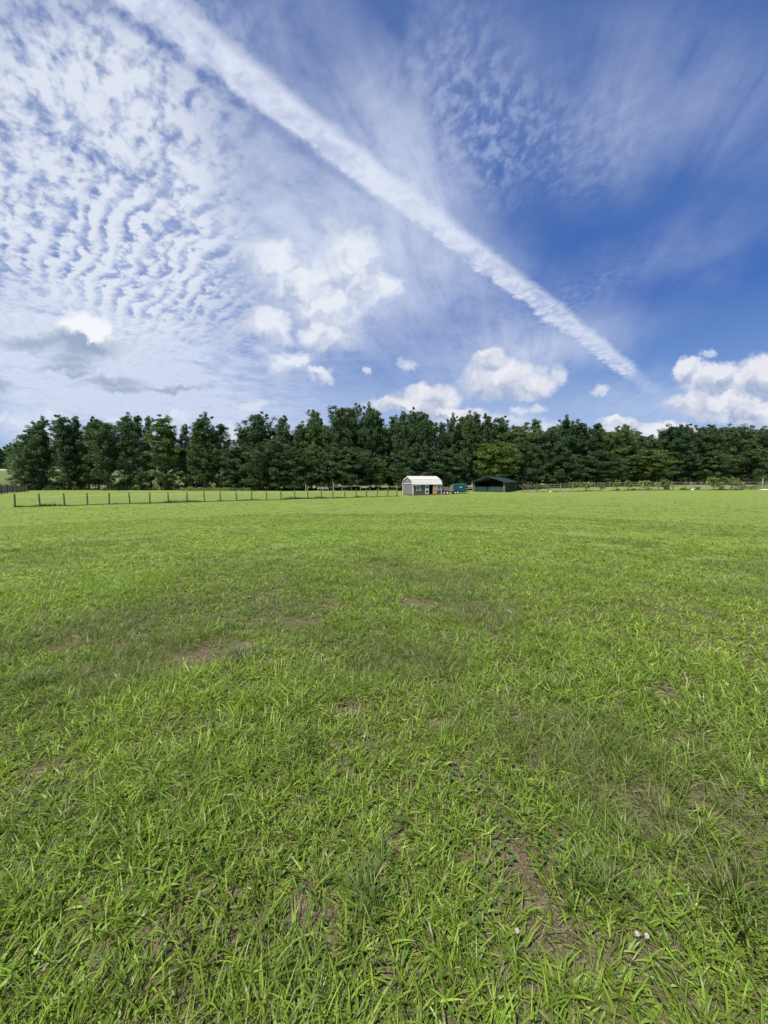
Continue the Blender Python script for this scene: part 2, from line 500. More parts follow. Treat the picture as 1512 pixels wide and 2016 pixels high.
# ------------------------------------------------------------------ ground: one sheet to the horizon
def make_ground():
    m, gg = mat_new('field_ground')
    oc = objcoord(gg)
    x_, y_, z_ = gg.sep(oc)
    r_ = gg.vmath('LENGTH', gg.vec(x_, y_, 0.0))
    f1 = gg.noise(oc, 60, 4, 0.65); f2 = gg.noise(oc, 9, 4, 0.6); f3 = gg.noise(oc, 1.4, 4, 0.6); f4 = gg.noise(oc, 0.22, 4, 0.6); f5 = gg.noise(oc, 0.05, 3, 0.5)
    straw = gg.noise(gg.mapping(oc, rot=(0, 0, .5), scale=(150, 45, 60)), 1.0, 4, 0.7, 1.5)
    straw2 = gg.noise(gg.mapping(oc, rot=(0, 0, -.9), scale=(160, 50, 60)), 1.0, 4, 0.7, 1.5)
    soil = gg.mix(gg.step(f1, .3, .7), (.050, .040, .025), (.145, .118, .075))
    soil = gg.mix(gg.step(gg.max(straw, straw2), .54, .66), soil, (.32, .27, .16))
    near = gg.mix(gg.step(f2 * .55 + f1 * .45, .50, .62, 0, .55), soil, (.065, .085, .028))
    gm = gg.mix(gg.step(f3 * .5 + f2 * .5, .38, .62), (.150, .220, .038), (.205, .268, .054))
    gm = gg.mix(gg.step(f4, .40, .66, 0, .65), gm, (.205, .252, .068))
    gm = gg.mix(gg.step(f1 * .5 + f2 * .5, .50, .64, 0, .4), gm, (.085, .135, .028))
    gm = gg.mix(gg.step(f3 * .7 + f5 * .3, .56, .68, 0, .35), gm, (.20, .18, .09))
    far = gg.mix(gg.step(f5, .4, .65, 0, .6), gm, (.190, .235, .070))
    c = gg.mix(gg.step(r_ + (f2 - .5) * 4.0, 4.0, 12.0), near, far)
    far_field = gg.step(r_, 112.0, 125.0) * gg.step(x_, -20.0, -40.0)
    c = gg.mix(far_field, c, gg.mix(gg.step(r_, 232.0, 240.0), (.13, .17, .055), (.40, .37, .24)))
    nm = bump(gg, f1 * .5 + f2, .6, .05)
    finish(m, gg, principled(gg, c, 0.95, 0.1, nm))
    nr, na = 210, 240
    rr = np.concatenate([[0.0], np.geomspace(0.12, 4200, nr)])
    aa = np.linspace(0, 2 * np.pi, na, endpoint=False)
    xs = rr[1:, None] * np.cos(aa); ys = rr[1:, None] * np.sin(aa)
    vs = np.stack([xs.ravel(), ys.ravel(), ground_z(xs, ys).ravel()], 1)
    vs = np.vstack([vs, [[0, 0, gz(0, 0)]]])
    i, k = np.meshgrid(np.arange(nr - 1), np.arange(na), indexing='ij')
    k2 = (k + 1) % na
    q = np.stack([i * na + k, (i + 1) * na + k, (i + 1) * na + k2, i * na + k2], -1).reshape(-1, 4)
    t = np.stack([np.full(na, nr * na), np.arange(na), (np.arange(na) + 1) % na], 1)
    o = np_mesh('field', vs, np.concatenate([q.ravel(), t.ravel()]), np.concatenate([np.full(len(q), 4), np.full(na, 3)]), m, smooth=True)
    tag(o, kind='structure')
make_ground()

# ------------------------------------------------------------------ grass blades
def blades(root, L, W, az, th0, kap, twist, col, K):
    """arrays of blades -> verts, faces, sizes, colours"""
    n = len(L)
    ds = L / K
    p = root.copy()
    dirx, diry = np.cos(az), np.sin(az)
    wx, wy = -diry, dirx
    cw = np.cos(twist); sw = np.sin(twist)
    prof = {5: [.75, 1., .95, .75, .45, 0], 4: [.8, 1., .85, .5, 0], 3: [.85, 1., .6, 0], 2: [.9, .8, 0]}[K]
    V = np.zeros((n, 2 * K + 1, 3), dtype=np.float32); Cc = np.zeros((n, 2 * K + 1, 3), dtype=np.float32)
    for s_ in range(K + 1):
        w = W * prof[s_] * 0.5
        th = th0 + kap * s_ / K
        # side vector: horizontal side turned a little about the blade
        sx = wx * cw + dirx * sw * np.cos(th); sy = wy * cw + diry * sw * np.cos(th); sz = -sw * np.sin(th)
        side = np.stack([sx, sy, sz], 1)
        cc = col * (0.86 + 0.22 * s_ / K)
        if s_ < K:
            V[:, 2 * s_] = p - side * w[:, None]; V[:, 2 * s_ + 1] = p + side * w[:, None]
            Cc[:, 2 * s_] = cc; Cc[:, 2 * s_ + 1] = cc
        else:
            V[:, 2 * K] = p; Cc[:, 2 * K] = cc
        p = p + np.stack([dirx * np.sin(th), diry * np.sin(th), np.cos(th)], 1) * ds[:, None]
    pat = []
    for s_ in range(K - 1): pat += [2 * s_, 2 * s_ + 1, 2 * s_ + 3, 2 * s_ + 2]
    pat += [2 * K - 2, 2 * K - 1, 2 * K]
    pat = np.array(pat)
    F = (np.arange(n)[:, None] * (2 * K + 1) + pat[None, :]).ravel()
    S = np.tile(np.array([4] * (K - 1) + [3]), n)
    return V.reshape(-1, 3), F, S, Cc.reshape(-1, 3)

class Pile:
    def __init__(s): s.V = []; s.F = []; s.S = []; s.C = []; s.n = 0
    def add(s, V, F, S, C_):
        s.V.append(V); s.F.append(F + s.n); s.S.append(S); s.C.append(C_); s.n += len(V)
    def build(s, name, mat, parent=None):
        return np_mesh(name, np.vstack(s.V), np.concatenate(s.F), np.concatenate(s.S), mat, parent, np.vstack(s.C))

# worn places: photo pixel centre and half-size in pixels
WORN = [(400, 1292, 62, 30), (462, 1272, 40, 18), (330, 1305, 50, 16), (600, 1228, 50, 12), (835, 1186, 40, 12), (1020, 1700, 70, 60), (1300, 1360, 50, 28), (1375, 1345, 40, 25),
        (690, 1395, 30, 18), (1100, 1410, 40, 20), (900, 1520, 40, 20), (800, 1665, 50, 35), (1060, 1790, 40, 60), (600, 1820, 50, 30), (1300, 1745, 70, 26), (1460, 1690, 60, 30),
        (1400, 1600, 60, 25), (190, 1900, 40, 40), (1060, 1330, 40, 14), (975, 1285, 30, 12), (870, 1104, 40, 6), (1130, 1050, 60, 5), (1180, 1075, 50, 6), (720, 1128, 25, 6), (1250, 1830, 30, 30), (560, 1075, 40, 5), (1240, 1560, 40, 25), (1400, 1100, 60, 8)]
WORN_W = []
for (px, py, a_, b_) in WORN:
    x0, y0 = on_ground(px, py); x1, _ = on_ground(px + a_, py); _, y1 = on_ground(px, py - b_)
    WORN_W.append((x0, y0, max(abs(x1 - x0), .05), max(abs(y1 - y0), .05)))

def worn(x, y):
    w = np.zeros_like(x)
    nx = (fbm(x, y, 3.0, 70, 2) - .5) * 1.7; 
    for (x0, y0, a_, b_) in WORN_W:
        d = np.hypot((x - x0) / a_, (y - y0) / b_) + nx
        w = np.maximum(w, 1 - sst(d, .1, 1.15))
    return w

PAL = np.array([(.215, .335, .040), (.155, .260, .033), (.290, .365, .054), (.170, .250, .044), (.205, .275, .066)])
def grass():
    pile = Pile()
    zones = [  # r0, r1, tufts per m2, blades per tuft, K, width gain, length gain
        (0.25, 2.4, 620, 12, 5, 1.0, 1.25), (2.4, 4.5, 480, 11, 4, 1.12, 1.25), (4.5, 8, 290, 9, 3, 1.5, 1.15), (8, 14, 130, 8, 3, 2.3, 1.05),
        (14, 26, 56, 8, 2, 3.2, .95), (26, 76, 13, 8, 2, 5.0, .85)]
    half = R(57)
    for (r0, r1, dens, nb, K, wg, lg) in zones:
        half = R(105) if r1 < 5 else R(80) if r1 < 15 else R(62)
        area = half * (r1 * r1 - r0 * r0)
        n = int(area * dens)
        r = np.sqrt(rng.uniform(r0 * r0, r1 * r1, n)); a = rng.uniform(-half, half, n)
        x, y = r * np.sin(a), r * np.cos(a)
        big = fbm(x, y, 0.35, 21, 3); mid = fbm(x, y, 1.7, 33, 3); fin = fbm(x, y, 6.0, 47, 2)
        w = worn(x, y)
        keep = rng.random(n) * (1 + 1e6 * (rng.random(n) < sst(r, 38, 74))) < np.clip((0.66 + 1.7 * (mid - .25) + .8 * (fin - .4)) * (1 - .93 * w), 0.03, 1)
        x, y, big, mid, fin, w = x[keep], y[keep], big[keep], mid[keep], fin[keep], w[keep]
        n = len(x)
        # kinds: 0 broad bright grass, 1 finer darker fescue
        kind = (fbm(x, y, 0.9, 55, 3) + rng.normal(0, .10, n) > .65).astype(int)
        hgt = (0.62 + 0.9 * fbm(x, y, 1.1, 61, 2)) * np.where(kind == 1, 1.05, 1.0) * (1 - .35 * w)
        tone = rng.normal(1, .13, n) * (0.76 + .44 * big) * (.88 + .24 * mid)
        hue = np.clip(fbm(x, y, .5, 81, 3) + rng.normal(0, .10, n), 0, 1)
        cnt = nb
        T = np.repeat(np.arange(n), cnt); m_ = len(T)
        k1 = kind[T] == 1
        ba = rng.uniform(0, 2 * np.pi, m_)
        br = rng.uniform(0, 1, m_) ** .6 * np.where(k1, .030, .048) * (1 + .25 * (wg - 1))
        bx = x[T] + np.cos(ba) * br; by = y[T] + np.sin(ba) * br
        L = np.where(k1, rng.uniform(.055, .135, m_), rng.uniform(.040, .100, m_)) * hgt[T] * lg
        W = np.where(k1, rng.uniform(.0020, .0040, m_), (.0020 + .0070 * rng.random(m_) ** 1.4)) * wg
        az = ba + rng.normal(0, .8, m_)
        th0 = np.where(k1, rng.uniform(.15, 1.05, m_), rng.uniform(.25, 1.15, m_))
        kap = np.where(k1, rng.uniform(.2, 1.2, m_), rng.uniform(.3, 1.5, m_))
        th0 = th0 + min(.45, .02 * r0)
        flat = rng.random(m_) < .12
        th0 = np.where(flat, rng.uniform(1.1, 1.5, m_), th0); kap = np.where(flat, rng.uniform(-.2, .3, m_), kap)
        stalk = (rng.random(m_) < .02) & (r1 < 9)
        L = np.where(stalk, L * 1.6, L); W = np.where(stalk, .0016 * wg, W); th0 = np.where(stalk, rng.uniform(.05, .6, m_), th0)
        c1_ = PAL[0] * (1 - hue[T, None]) + PAL[2] * hue[T, None]
        c2_ = PAL[3] * (1 - hue[T, None]) + PAL[4] * hue[T, None]
        mixv = np.clip(rng.normal(.25, .25, m_), 0, 1)[:, None]
        c1_ = c1_ * (1 - mixv) + PAL[1] * mixv
        col = np.where(k1[:, None], c2_, c1_) * (tone[T] * rng.normal(1, .22, m_))[:, None]
        dry = rng.random(m_) < (.035 + .25 * w[T] + .04 * k1)
        col = np.where(dry[:, None], np.array((.30, .25, .13)) * rng.uniform(.6, 1.2, (m_, 1)), col)
        col = np.clip(col, .01, .9)
        root = np.stack([bx, by, ground_z(bx, by) - .004], 1)
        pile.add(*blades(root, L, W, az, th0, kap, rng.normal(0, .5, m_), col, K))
    # dead stems lying in the worn places, close by
    half = R(90)
    n = 130000
    r = np.sqrt(rng.uniform(.1, 60, n)); a = rng.uniform(-half, half, n); x, y = r * np.sin(a), r * np.cos(a)
    w = worn(x, y); keep = rng.random(n) < (.25 + .75 * w); x, y = x[keep], y[keep]; n = len(x)
    root = np.stack([x, y, ground_z(x, y) + rng.uniform(.001, .012, n)], 1)
    col = np.array((.33, .26, .15)) * rng.uniform(.25, 1.2, (n, 1)) 
    pile.add(*blades(root, rng.uniform(.015, .08, n), rng.uniform(.0012, .0032, n), rng.uniform(0, 6.3, n), rng.uniform(1.35, 1.6, n), rng.uniform(-.15, .25, n), rng.normal(0, .4, n), col, 2))
    # small round leaves of clover and weeds between the blades
    n = 22000
    r = np.sqrt(rng.uniform(.1, 36, n)); a = rng.uniform(-half, half, n); x, y = r * np.sin(a), r * np.cos(a)
    keep = fbm(x, y, 1.3, 99, 2) > .52; x, y = x[keep], y[keep]; n = len(x)
    T = np.repeat(np.arange(n), 3); m_ = len(T)
    az = np.tile(np.array([0, 2.1, 4.2]), n) + np.repeat(rng.uniform(0, 6.3, n), 3)
    root = np.stack([x[T], y[T], (ground_z(x, y) + rng.uniform(.012, .035, n))[T]], 1)
    L = np.repeat(rng.uniform(.010, .018, n), 3)
    pile.add(*blades(root, L, L * .95, az, np.full(m_, 1.25), np.full(m_, .2), np.zeros(m_), np.repeat(np.array((.105, .185, .040)) * rng.uniform(.7, 1.3, (n, 1)), 3, 0), 4))
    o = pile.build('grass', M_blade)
    tag(o, 'short green pasture grass growing over the field', 'grass', kind='stuff')
grass()

# ------------------------------------------------------------------ coarse tufts one can pick out
def tuft(px, py, rad, nb, L, col, label):
    x0, y0 = on_ground(px, py)
    o_ = np.array([x0, y0, gz(x0, y0)])
    # several small fans of different size, each leaning its own way, with broken and dry blades among them
    P3 = []
    for _ in range(7):
        a = rng.uniform(0, 6.28); d = rng.uniform(.15, 1) * rad * .75
        P3.append((math.cos(a) * d, math.sin(a) * d, rng.uniform(.45, 1.1), rng.uniform(0, 6.28), rng.uniform(.1, .6)))
    P3 = np.array(P3); T = rng.integers(0, len(P3), nb)
    ba = rng.uniform(0, 2 * np.pi, nb); q = rng.uniform(0, 1, nb)
    root = np.stack([P3[T, 0] + np.cos(ba) * q * .035, P3[T, 1] + np.sin(ba) * q * .035, np.zeros(nb)], 1)
    root[:, 2] = ground_z(root[:, 0] + x0, root[:, 1] + y0) - o_[2] - .005
    ln = L * rng.uniform(.35, 1.1, nb) * P3[T, 2]
    vx = np.cos(ba) * q + np.cos(P3[T, 3]) * P3[T, 4]; vy = np.sin(ba) * q + np.sin(P3[T, 3]) * P3[T, 4]
    az = np.arctan2(vy, vx) + rng.normal(0, .5, nb)
    c = np.array(col) * rng.uniform(.6, 1.35, (nb, 1)) * (1 + rng.normal(0, .08, (nb, 3)))
    dry = rng.random(nb) < .10
    c = np.where(dry[:, None], np.array((.33, .27, .15)) * rng.uniform(.6, 1.2, (nb, 1)), np.clip(c, .01, 1))
    V_, F_, S_, C_ = blades(root, ln, rng.uniform(.0025, .0065, nb) * (1 + y0 / 14), az, .1 + np.hypot(vx, vy) * .55 + rng.normal(0, .15, nb), rng.uniform(.2, 2.0, nb), rng.normal(0, .5, nb), c, 5)
    ob = np_mesh('grass_tuft', V_, F_, S_, M_blade, None, C_)
    ob.location = o_
    tag(ob, label, 'grass tuft', 'coarse grass tufts in the pasture')
tuft(482, 1296, .21, 330, .19, (.190, .250, .120), 'pale grey-green grass tuft at the right end of the brown worn patch')
tuft(1120, 1362, .20, 260, .17, (.150, .215, .050), 'dark fescue tuft beside a worn brown patch, right of centre')
tuft(1180, 1760, .20, 420, .20, (.145, .215, .045), 'large spiky grass tuft in the right foreground, just above the close pair of clover heads')
tuft(1440, 1810, .20, 360, .19, (.140, .200, .042), 'coarse olive grass tuft in the bottom right corner of the field')
tuft(715, 1760, .20, 360, .15, (.135, .205, .042), 'dark fine-leaved grass tuft low in the foreground, centre left')
tuft(590, 1500, .20, 260, .14, (.135, .205, .050), 'dark low grass tuft in the middle foreground, left of centre')
tuft(1075, 1252, .17, 180, .14, (.145, .215, .050), 'small dark grass tuft right of centre, farthest of the coarse tufts')
tuft(60, 1350, .22, 280, .16, (.160, .230, .075), 'coarse grey-green grass tuft at the left edge of the field')

M_petal = plain('clover_petal', (.58, .54, .50), .7, .2, .15, 60)
M_stem = plain('clover_stem', (.10, .18, .05), .6, .2, .2, 20)
for (px, py, lb) in ((1018, 1862, 'white clover head standing alone in the lower middle foreground'), (1254, 1868, 'white clover head, left one of the close pair at lower right'), (1273, 1872, 'faded clover head, right one of the close pair at lower right')):
    x0, y0 = on_ground(px, py)
    t = empty('clover_flower', (x0, y0, gz(x0, y0) - .003))
    tag(t, lb, 'clover flower', 'clover flowers in the grass')
    mb = MB(); mb.tube([(0, 0, 0), (.003, .002, .03), (0, .004, .055)], [.0012, .001, .0008], 5); mb.build('stem', M_stem, t)
    mb = MB()
    for q in range(70):
        ph = math.acos(1 - 1.7 * (q + .5) / 70); aq = q * 2.39996
        d = Vector((math.sin(ph) * math.cos(aq), math.sin(ph) * math.sin(aq), math.cos(ph)))
        mb.tube([Vector((0, .004, .055)) + d * .003, Vector((0, .004, .055)) + d * .0075], [.0010, .0004], 4)
    mb.build('flower_head', M_petal, t)
# ------------------------------------------------------------------ trees
def leaf_cloud(centres, radii, flat, per, size, tones, seed, droop=0.0):
    """small leaf faces spread through many clumps; returns quads with colours"""
    rg = np.random.default_rng(seed)
    n = len(centres)
    T = np.repeat(np.arange(n), per); m_ = len(T)
    d = rg.normal(0, 1, (m_, 3)); d /= np.linalg.norm(d, axis=1)[:, None]
    rad = rg.uniform(0, 1, m_) ** .45
    off = d * (rad * radii[T])[:, None]; off[:, 2] *= flat
    p = centres[T] + off
    nrm = d * .75 + rg.normal(0, .65, (m_, 3)) + np.array((0, 0, .30)); nrm /= np.linalg.norm(nrm, axis=1)[:, None]
    a = np.cross(nrm, rg.normal(0, 1, (m_, 3))); a /= np.linalg.norm(a, axis=1)[:, None]; b = np.cross(nrm, a)
    s = size * rg.uniform(.55, 1.3, m_)[:, None]
    V_ = np.stack([p - a * s * .5, p + b * s * .33 + a * s * .05, p + a * s * .55, p - b * s * .33], 1).reshape(-1, 3)
    F_ = np.arange(m_ * 4); S_ = np.full(m_, 4)
    col = np.array((.084, .130, .056)) * (tones[T] * rg.normal(1, .24, m_))[:, None]
    col = np.clip(col, .012, .4)
    warm = np.clip(rg.normal(.2, .3, m_), 0, 1)[:, None]
    col = col * (1 - warm) + col * np.array((1.35, 1.15, .75)) * warm
    return V_, F_, S_, np.repeat(col, 4, 0)

def tree_data(kind, seed):
    """crown and trunk meshes of one tree of unit character; height 17, crown about 7 wide"""
    rg = np.random.default_rng(seed)
    H = 17.0
    mb = MB()
    cc, cr, tn = [], [], []
    lean = rg.normal(0, .25, 2)
    def axis(t): return np.array((lean[0] * t + .25 * math.sin(3 * t + seed), lean[1] * t + .25 * math.cos(2.5 * t + seed), H * t))
    mb.tube([axis(t) - (np.array((0, 0, .4)) if t == 0 else 0) for t in np.linspace(0, .93, 9)], list(np.linspace(.26, .04, 9)), 7)
    if kind == 'poplar':
        low, nb, wid = .09, 60, 3.3
        prof = lambda t: (min(1, (t - .02) / .30) ** .6) * (max(0, 1 - t) ** .48) * 1.30
        rise = (.35, .95)
    elif kind == 'spire':
        low, nb, wid = .08, 56, 2.7
        prof = lambda t: (min(1, (t + .05) / .25) ** .5) * (max(0, 1 - t) ** .60) * 1.35
        rise = (.3, .8)
    elif kind == 'round':
        low, nb, wid = .16, 62, 3.9
        prof = lambda t: max(0.05, 1 - ((t - .60) / .46) ** 2) ** .55
        rise = (.15, .7)
    elif kind == 'broad':
        low, nb, wid = .05, 70, 5.2
        prof = lambda t: max(0.05, 1 - (max(0, t - .35) / .66) ** 2.2) ** .6 * min(1, .65 + t)
        rise = (0, .5)
    leaders = [(0.0, 0.0, 1.0)]
    if kind in ('poplar', 'round'):
        for _ in range(rg.integers(2, 4)):
            an = rg.uniform(0, 6.3); leaders.append((math.cos(an) * wid * .42, math.sin(an) * wid * .42, rg.uniform(.78, .95)))
    for li, (ox, oy, hh) in enumerate(leaders):
        cnt = nb if li == 0 else nb // 3
        if li:
            base = axis(.35)
            mb.tube([base, base + np.array((ox * .7, oy * .7, H * .15)), np.array((ox, oy, H * hh * .9))], [.12, .09, .03], 5)
        for i in range(cnt):
            t = low + (1 - low) * ((i + rg.uniform(0, 1)) / cnt) if li == 0 else rg.uniform(.45, 1)
            aa = i * 2.39996 + rg.uniform(-.5, .5)
            reach = wid * prof(t) * (rg.uniform(.68, 1.08) if rg.random() > .08 else rg.uniform(1.08, 1.2)) * (1 if li == 0 else .52)
            b0 = axis(t * (1 if li == 0 else hh)) + (0 if li == 0 else np.array((ox, oy, 0)) * min(1, t * 1.1))
            up = rg.uniform(*rise) * reach
            b1 = b0 + np.array((math.cos(aa) * reach, math.sin(aa) * reach, up))
            b1[2] = min(b1[2], H * hh * 1.0)
            if reach > .7: mb.tube([b0, b0 * .5 + b1 * .5 + np.array((0, 0, .08 * reach)), b1], [.055, .035, .012], 4)
            k = 4 if reach > 1.6 else 3
            for q in range(k):
                f = 1.0 - q * .24
                p = b0 * (1 - f) + b1 * f + rg.normal(0, .36, 3) * np.array((1, 1, 1.7))
                cc.append(p); cr.append(rg.uniform(.48, .95) * (1.0 if t < .88 else .75) * (1.15 if kind in ('broad', 'round') else 1)); tn.append(rg.normal(1, .16))
    for (ox, oy, hh) in leaders:          # pointed shoots on top
        top = axis(hh) * np.array((1, 1, 1)) + np.array((ox, oy, 0))
        for q in range(4):
            cc.append(top + np.array((rg.normal(0, .3), rg.normal(0, .3), -.35 * q + .1))); cr.append(.34 + .12 * q); tn.append(1.0)
    cc = np.array(cc); cr = np.array(cr); tn = np.array(tn)
    V_, F_, S_, C_ = leaf_cloud(cc, cr, .82, 66 if kind != 'broad' else 74, .30, tn, seed + 5)
    return mb, (V_, F_, S_, C_)

def tree_kind(kind, seed, name='tree'):
    mb, (V_, F_, S_, C_) = tree_data(kind, seed)
    t = empty(name, (0, 0, 0))
    mb.build('trunk', M_bark, t)
    np_mesh('crown', V_, F_, S_, M_leaf, t, C_)
    return t

KINDS = {}
for kd, sds in (('poplar', (1, 2, 3, 4)), ('spire', (11, 12, 13)), ('round', (21, 22, 23)), ('broad', (31, 32))):
    for sd in sds: KINDS[(kd, sd)] = [tree_kind(kd, sd, 'broadleaf_tree'), False]
NOM_W = {'poplar': 7.2, 'spire': 5.6, 'round': 8.2, 'broad': 10.5}
DK = (.82, .94, 1.0); MD = (1.0, 1.05, 1.0); LT = (1.22, 1.28, 1.0); YG = (1.6, 1.5, .95); DD = (.62, .78, .80)
# (photo px of the axis, px of the top, crown width in px, kind, seed, depth, colour, label)
TREES = [
 (54, 884, 44, 'broad', 31, 90, MD, 'low spreading tree at the far left end of the tree line, above the picket fence'),
 (62, 845, 48, 'spire', 11, 93, DK, 'narrow tree sloping down to the left end of the tree line'),
 (89, 829, 46, 'poplar', 1, 92, DK, 'first tall tree at the left end of the tree line, with a single pointed top'),
 (132, 824, 50, 'poplar', 2, 92, DK, 'tall tree with two tops near the left end, left of the first bright sky gap'),
 (154, 829, 34, 'spire', 12, 94, DK, 'narrow dark tree crowded against the right side of the two-topped tree'),
 (177, 832, 36, 'spire', 13, 93, MD, 'thin loose-leaved tree just right of the first bright sky gap'),
 (197, 826, 36, 'poplar', 3, 95, DK, 'tall thin tree peeping over the rounded dark crown at left'),
 (214, 834, 56, 'round', 21, 91, DK, 'rounded dark tree of the left group, with its crown down to the grass'),
 (252, 821, 42, 'poplar', 4, 92, DK, 'dark upright tree left of the slender twin-stemmed pair with sky behind'),
 (279, 819, 38, 'spire', 11, 92, DK, 'very dark slender tree in the left group with sky showing right of its trunk'),
 (299, 823, 24, 'spire', 13, 96, MD, 'thinnest tree of the left group, half hidden behind the wide pale one'),
 (325, 824, 64, 'poplar', 2, 91, LT, 'wide paler green tree of the left group, second mass from its right end'),
 (367, 843, 28, 'spire', 12, 94, MD, 'small ragged tree at the right edge of the wide pale tree'),
 (385, 842, 36, 'spire', 13, 92, MD, 'shoulder tree leaning on the left of the tall pointed tree before the V-shaped gap'),
 (405, 822, 50, 'poplar', 1, 91, MD, 'tallest pointed tree just left of the V-shaped gap in the tree line'),
 (432, 836, 44, 'spire', 11, 92, DK, 'tapering tree whose right slope forms the left side of the V-shaped gap'),
 (476, 850, 46, 'spire', 12, 95, MD, 'small conical tree standing in the V-shaped gap'),
 (470, 880, 70, 'broad', 32, 92, DK, 'low broad tree filling the bottom of the V-shaped gap'),
 (513, 820, 58, 'round', 22, 97, DK, 'tall round-headed tree just right of the V-shaped gap'),
 (535, 868, 104, 'broad', 31, 89, DK, 'broad dark bushy tree reaching the ground in front of the round-headed tree'),
 (557, 823, 40, 'poplar', 3, 95, MD, 'pointed tree close to the right of the round-headed tree'),
 (593, 838, 42, 'poplar', 4, 94, DK, 'lower tree in the dip left of the light green tree'),
 (585, 885, 70, 'broad', 32, 89, DK, 'low dark tree in front of the dip left of the light green tree'),
 (624, 812, 44, 'poplar', 2, 93, LT, 'light green tall tree left of the two highest round crowns'),
 (614, 880, 30, 'round', 23, 90, LT, 'small pale green tree below the light green tall tree'),
 (672, 807, 56, 'round', 21, 92, DK, 'left one of the two highest round dark crowns in the middle of the wood'),
 (694, 806, 50, 'round', 22, 93, DK, 'right one of the two highest round dark crowns in the middle of the wood'),
 (730, 804, 40, 'poplar', 1, 92, DK, 'highest pointed tree, just right of the two round dark crowns'),
 (746, 811, 34, 'spire', 11, 93, DK, 'pointed tree with a steep right side left of the narrow sky notch'),
 (767, 823, 32, 'spire', 13, 95, DK, 'slim tree with sky gaps, standing in the narrow notch left of the shed'),
 (742, 905, 40, 'round', 23, 90, LT, 'little pale tree at the wood edge left of the shed'),
 (790, 816, 36, 'poplar', 3, 92, DK, 'tall tree rising above the left end of the white shed roof'),
 (813, 811, 42, 'poplar', 4, 93, DK, 'tall tree rising right above the middle of the white shed roof'),
 (836, 816, 40, 'poplar', 2, 92, DK, 'tall tree above the right end of the white shed roof'),
 (871, 840, 34, 'spire', 12, 93, DD, 'short dark tree in the notch above the flatbed trailer'),
 (888, 823, 34, 'poplar', 1, 93, DK, 'tree above the left half of the teal trailer'),
 (903, 822, 32, 'spire', 11, 94, DK, 'slim tree above the teal trailer'),
 (918, 819, 34, 'poplar', 4, 93, MD, 'feathery tree above the right end of the teal trailer'),
 (936, 819, 34, 'spire', 13, 94, DK, 'dark slim tree above the left edge of the green shelter'),
 (956, 820, 36, 'poplar', 3, 93, DK, 'tall tree above the peak of the green shelter'),
 (981, 824, 50, 'poplar', 2, 94, MD, 'tree behind the bright maple, with a slope down to the right'),
 (972, 874, 66, 'round', 22, 88, YG, 'bright yellow-green round maple behind the green shelter'),
 (1020, 841, 56, 'round', 23, 96, LT, 'olive-tinged tree right of the bright maple'),
 (1054, 834, 44, 'spire', 12, 99, MD, 'pointed tree above the gateway fence posts right of the shelter'),
 (1030, 872, 60, 'broad', 31, 92, DK, 'low spreading tree behind the right end of the green shelter'),
 (1083, 848, 46, 'round', 21, 98, DK, 'lower rounded tree left of the dark block of tall trees'),
 (1112, 827, 42, 'poplar', 1, 101, DD, 'left corner tree of the dark block of tall trees on the right'),
 (1140, 833, 50, 'poplar', 4, 103, DD, 'full dark tree in the middle of the dark block of tall trees'),
 (1172, 834, 44, 'spire', 11, 104, DD, 'single-peaked dark tree at the right end of the dark block'),
 (1188, 845, 36, 'spire', 13, 108, DK, 'small peak just left of the lighter green rounded tree'),
 (1213, 848, 60, 'round', 22, 104, LT, 'lighter green rounded tree in the right half of the wood'),
 (1228, 843, 34, 'spire', 12, 112, DK, 'dark pointed tree looking over the lighter green rounded tree'),
 (1251, 850, 36, 'spire', 11, 112, DK, 'sharp conical tree left of the long dip in the right half'),
 (1275, 859, 42, 'poplar', 3, 114, MD, 'tree at the lowest point of the dip in the right half'),
 (1297, 851, 34, 'spire', 13, 118, DK, 'small tree on the right slope of the dip'),
 (1282, 888, 78, 'round', 23, 96, (1.35, 1.3, .95), 'olive-yellow rounded tree standing forward of the dark wood at right'),
 (1247, 898, 44, 'round', 21, 98, (1.15, 1.15, .95), 'dull olive tree left of the olive-yellow rounded tree'),
 (1322, 841, 52, 'round', 21, 116, DD, 'rounded very dark tree at the left end of the high right-hand wood'),
 (1345, 843, 50, 'round', 22, 118, DD, 'second round dark crown of the high right-hand wood'),
 (1375, 842, 52, 'poplar', 2, 120, DK, 'full tree at the top of the high right-hand wood'),
 (1402, 844, 50, 'round', 23, 121, MD, 'mid green tree right of the top of the right-hand wood'),
 (1424, 842, 44, 'poplar', 4, 121, DK, 'dark tree above the last stretch of board fence at right'),
 (1449, 842, 46, 'round', 21, 122, MD, 'rounded tree near the right edge, behind the second big sapling'),
 (1476, 850, 48, 'poplar', 1, 122, DK, 'lower tree near the right edge of the picture'),
 (1506, 846, 54, 'round', 22, 122, DD, 'dark round tree at the right edge of the picture'),
 (1400, 890, 90, 'broad', 32, 116, MD, 'low spreading tree at the foot of the right-hand wood'),
 (1480, 885, 90, 'broad', 31, 117, MD, 'low spreading tree at the foot of the wood by the right edge'),
 (1340, 895, 60, 'broad', 31, 117, DD, 'low dark tree just right of the olive-yellow rounded tree'),
 (1180, 890, 84, 'broad', 32, 99, DD, 'low spreading dark tree under the single-peaked tree of the dark block'),
 (1105, 890, 74, 'broad', 31, 97, DK, 'low spreading tree in front of the left corner of the dark block'),
 (880, 888, 66, 'broad', 32, 90, DK, 'low dark tree behind the flatbed and teal trailers'),
 (806, 884, 70, 'broad', 31, 90, DK, 'low dark tree directly behind the white shed roof'),
 (690, 884, 84, 'broad', 32, 89, DK, 'low dark tree in front of the two highest round crowns'),
 (640, 892, 56, 'broad', 31, 90, MD, 'low tree behind the white livestock panel'),
]
kids = {t[0]: list(t[0].children) for t in KINDS.values()}
rt = random.Random(4)
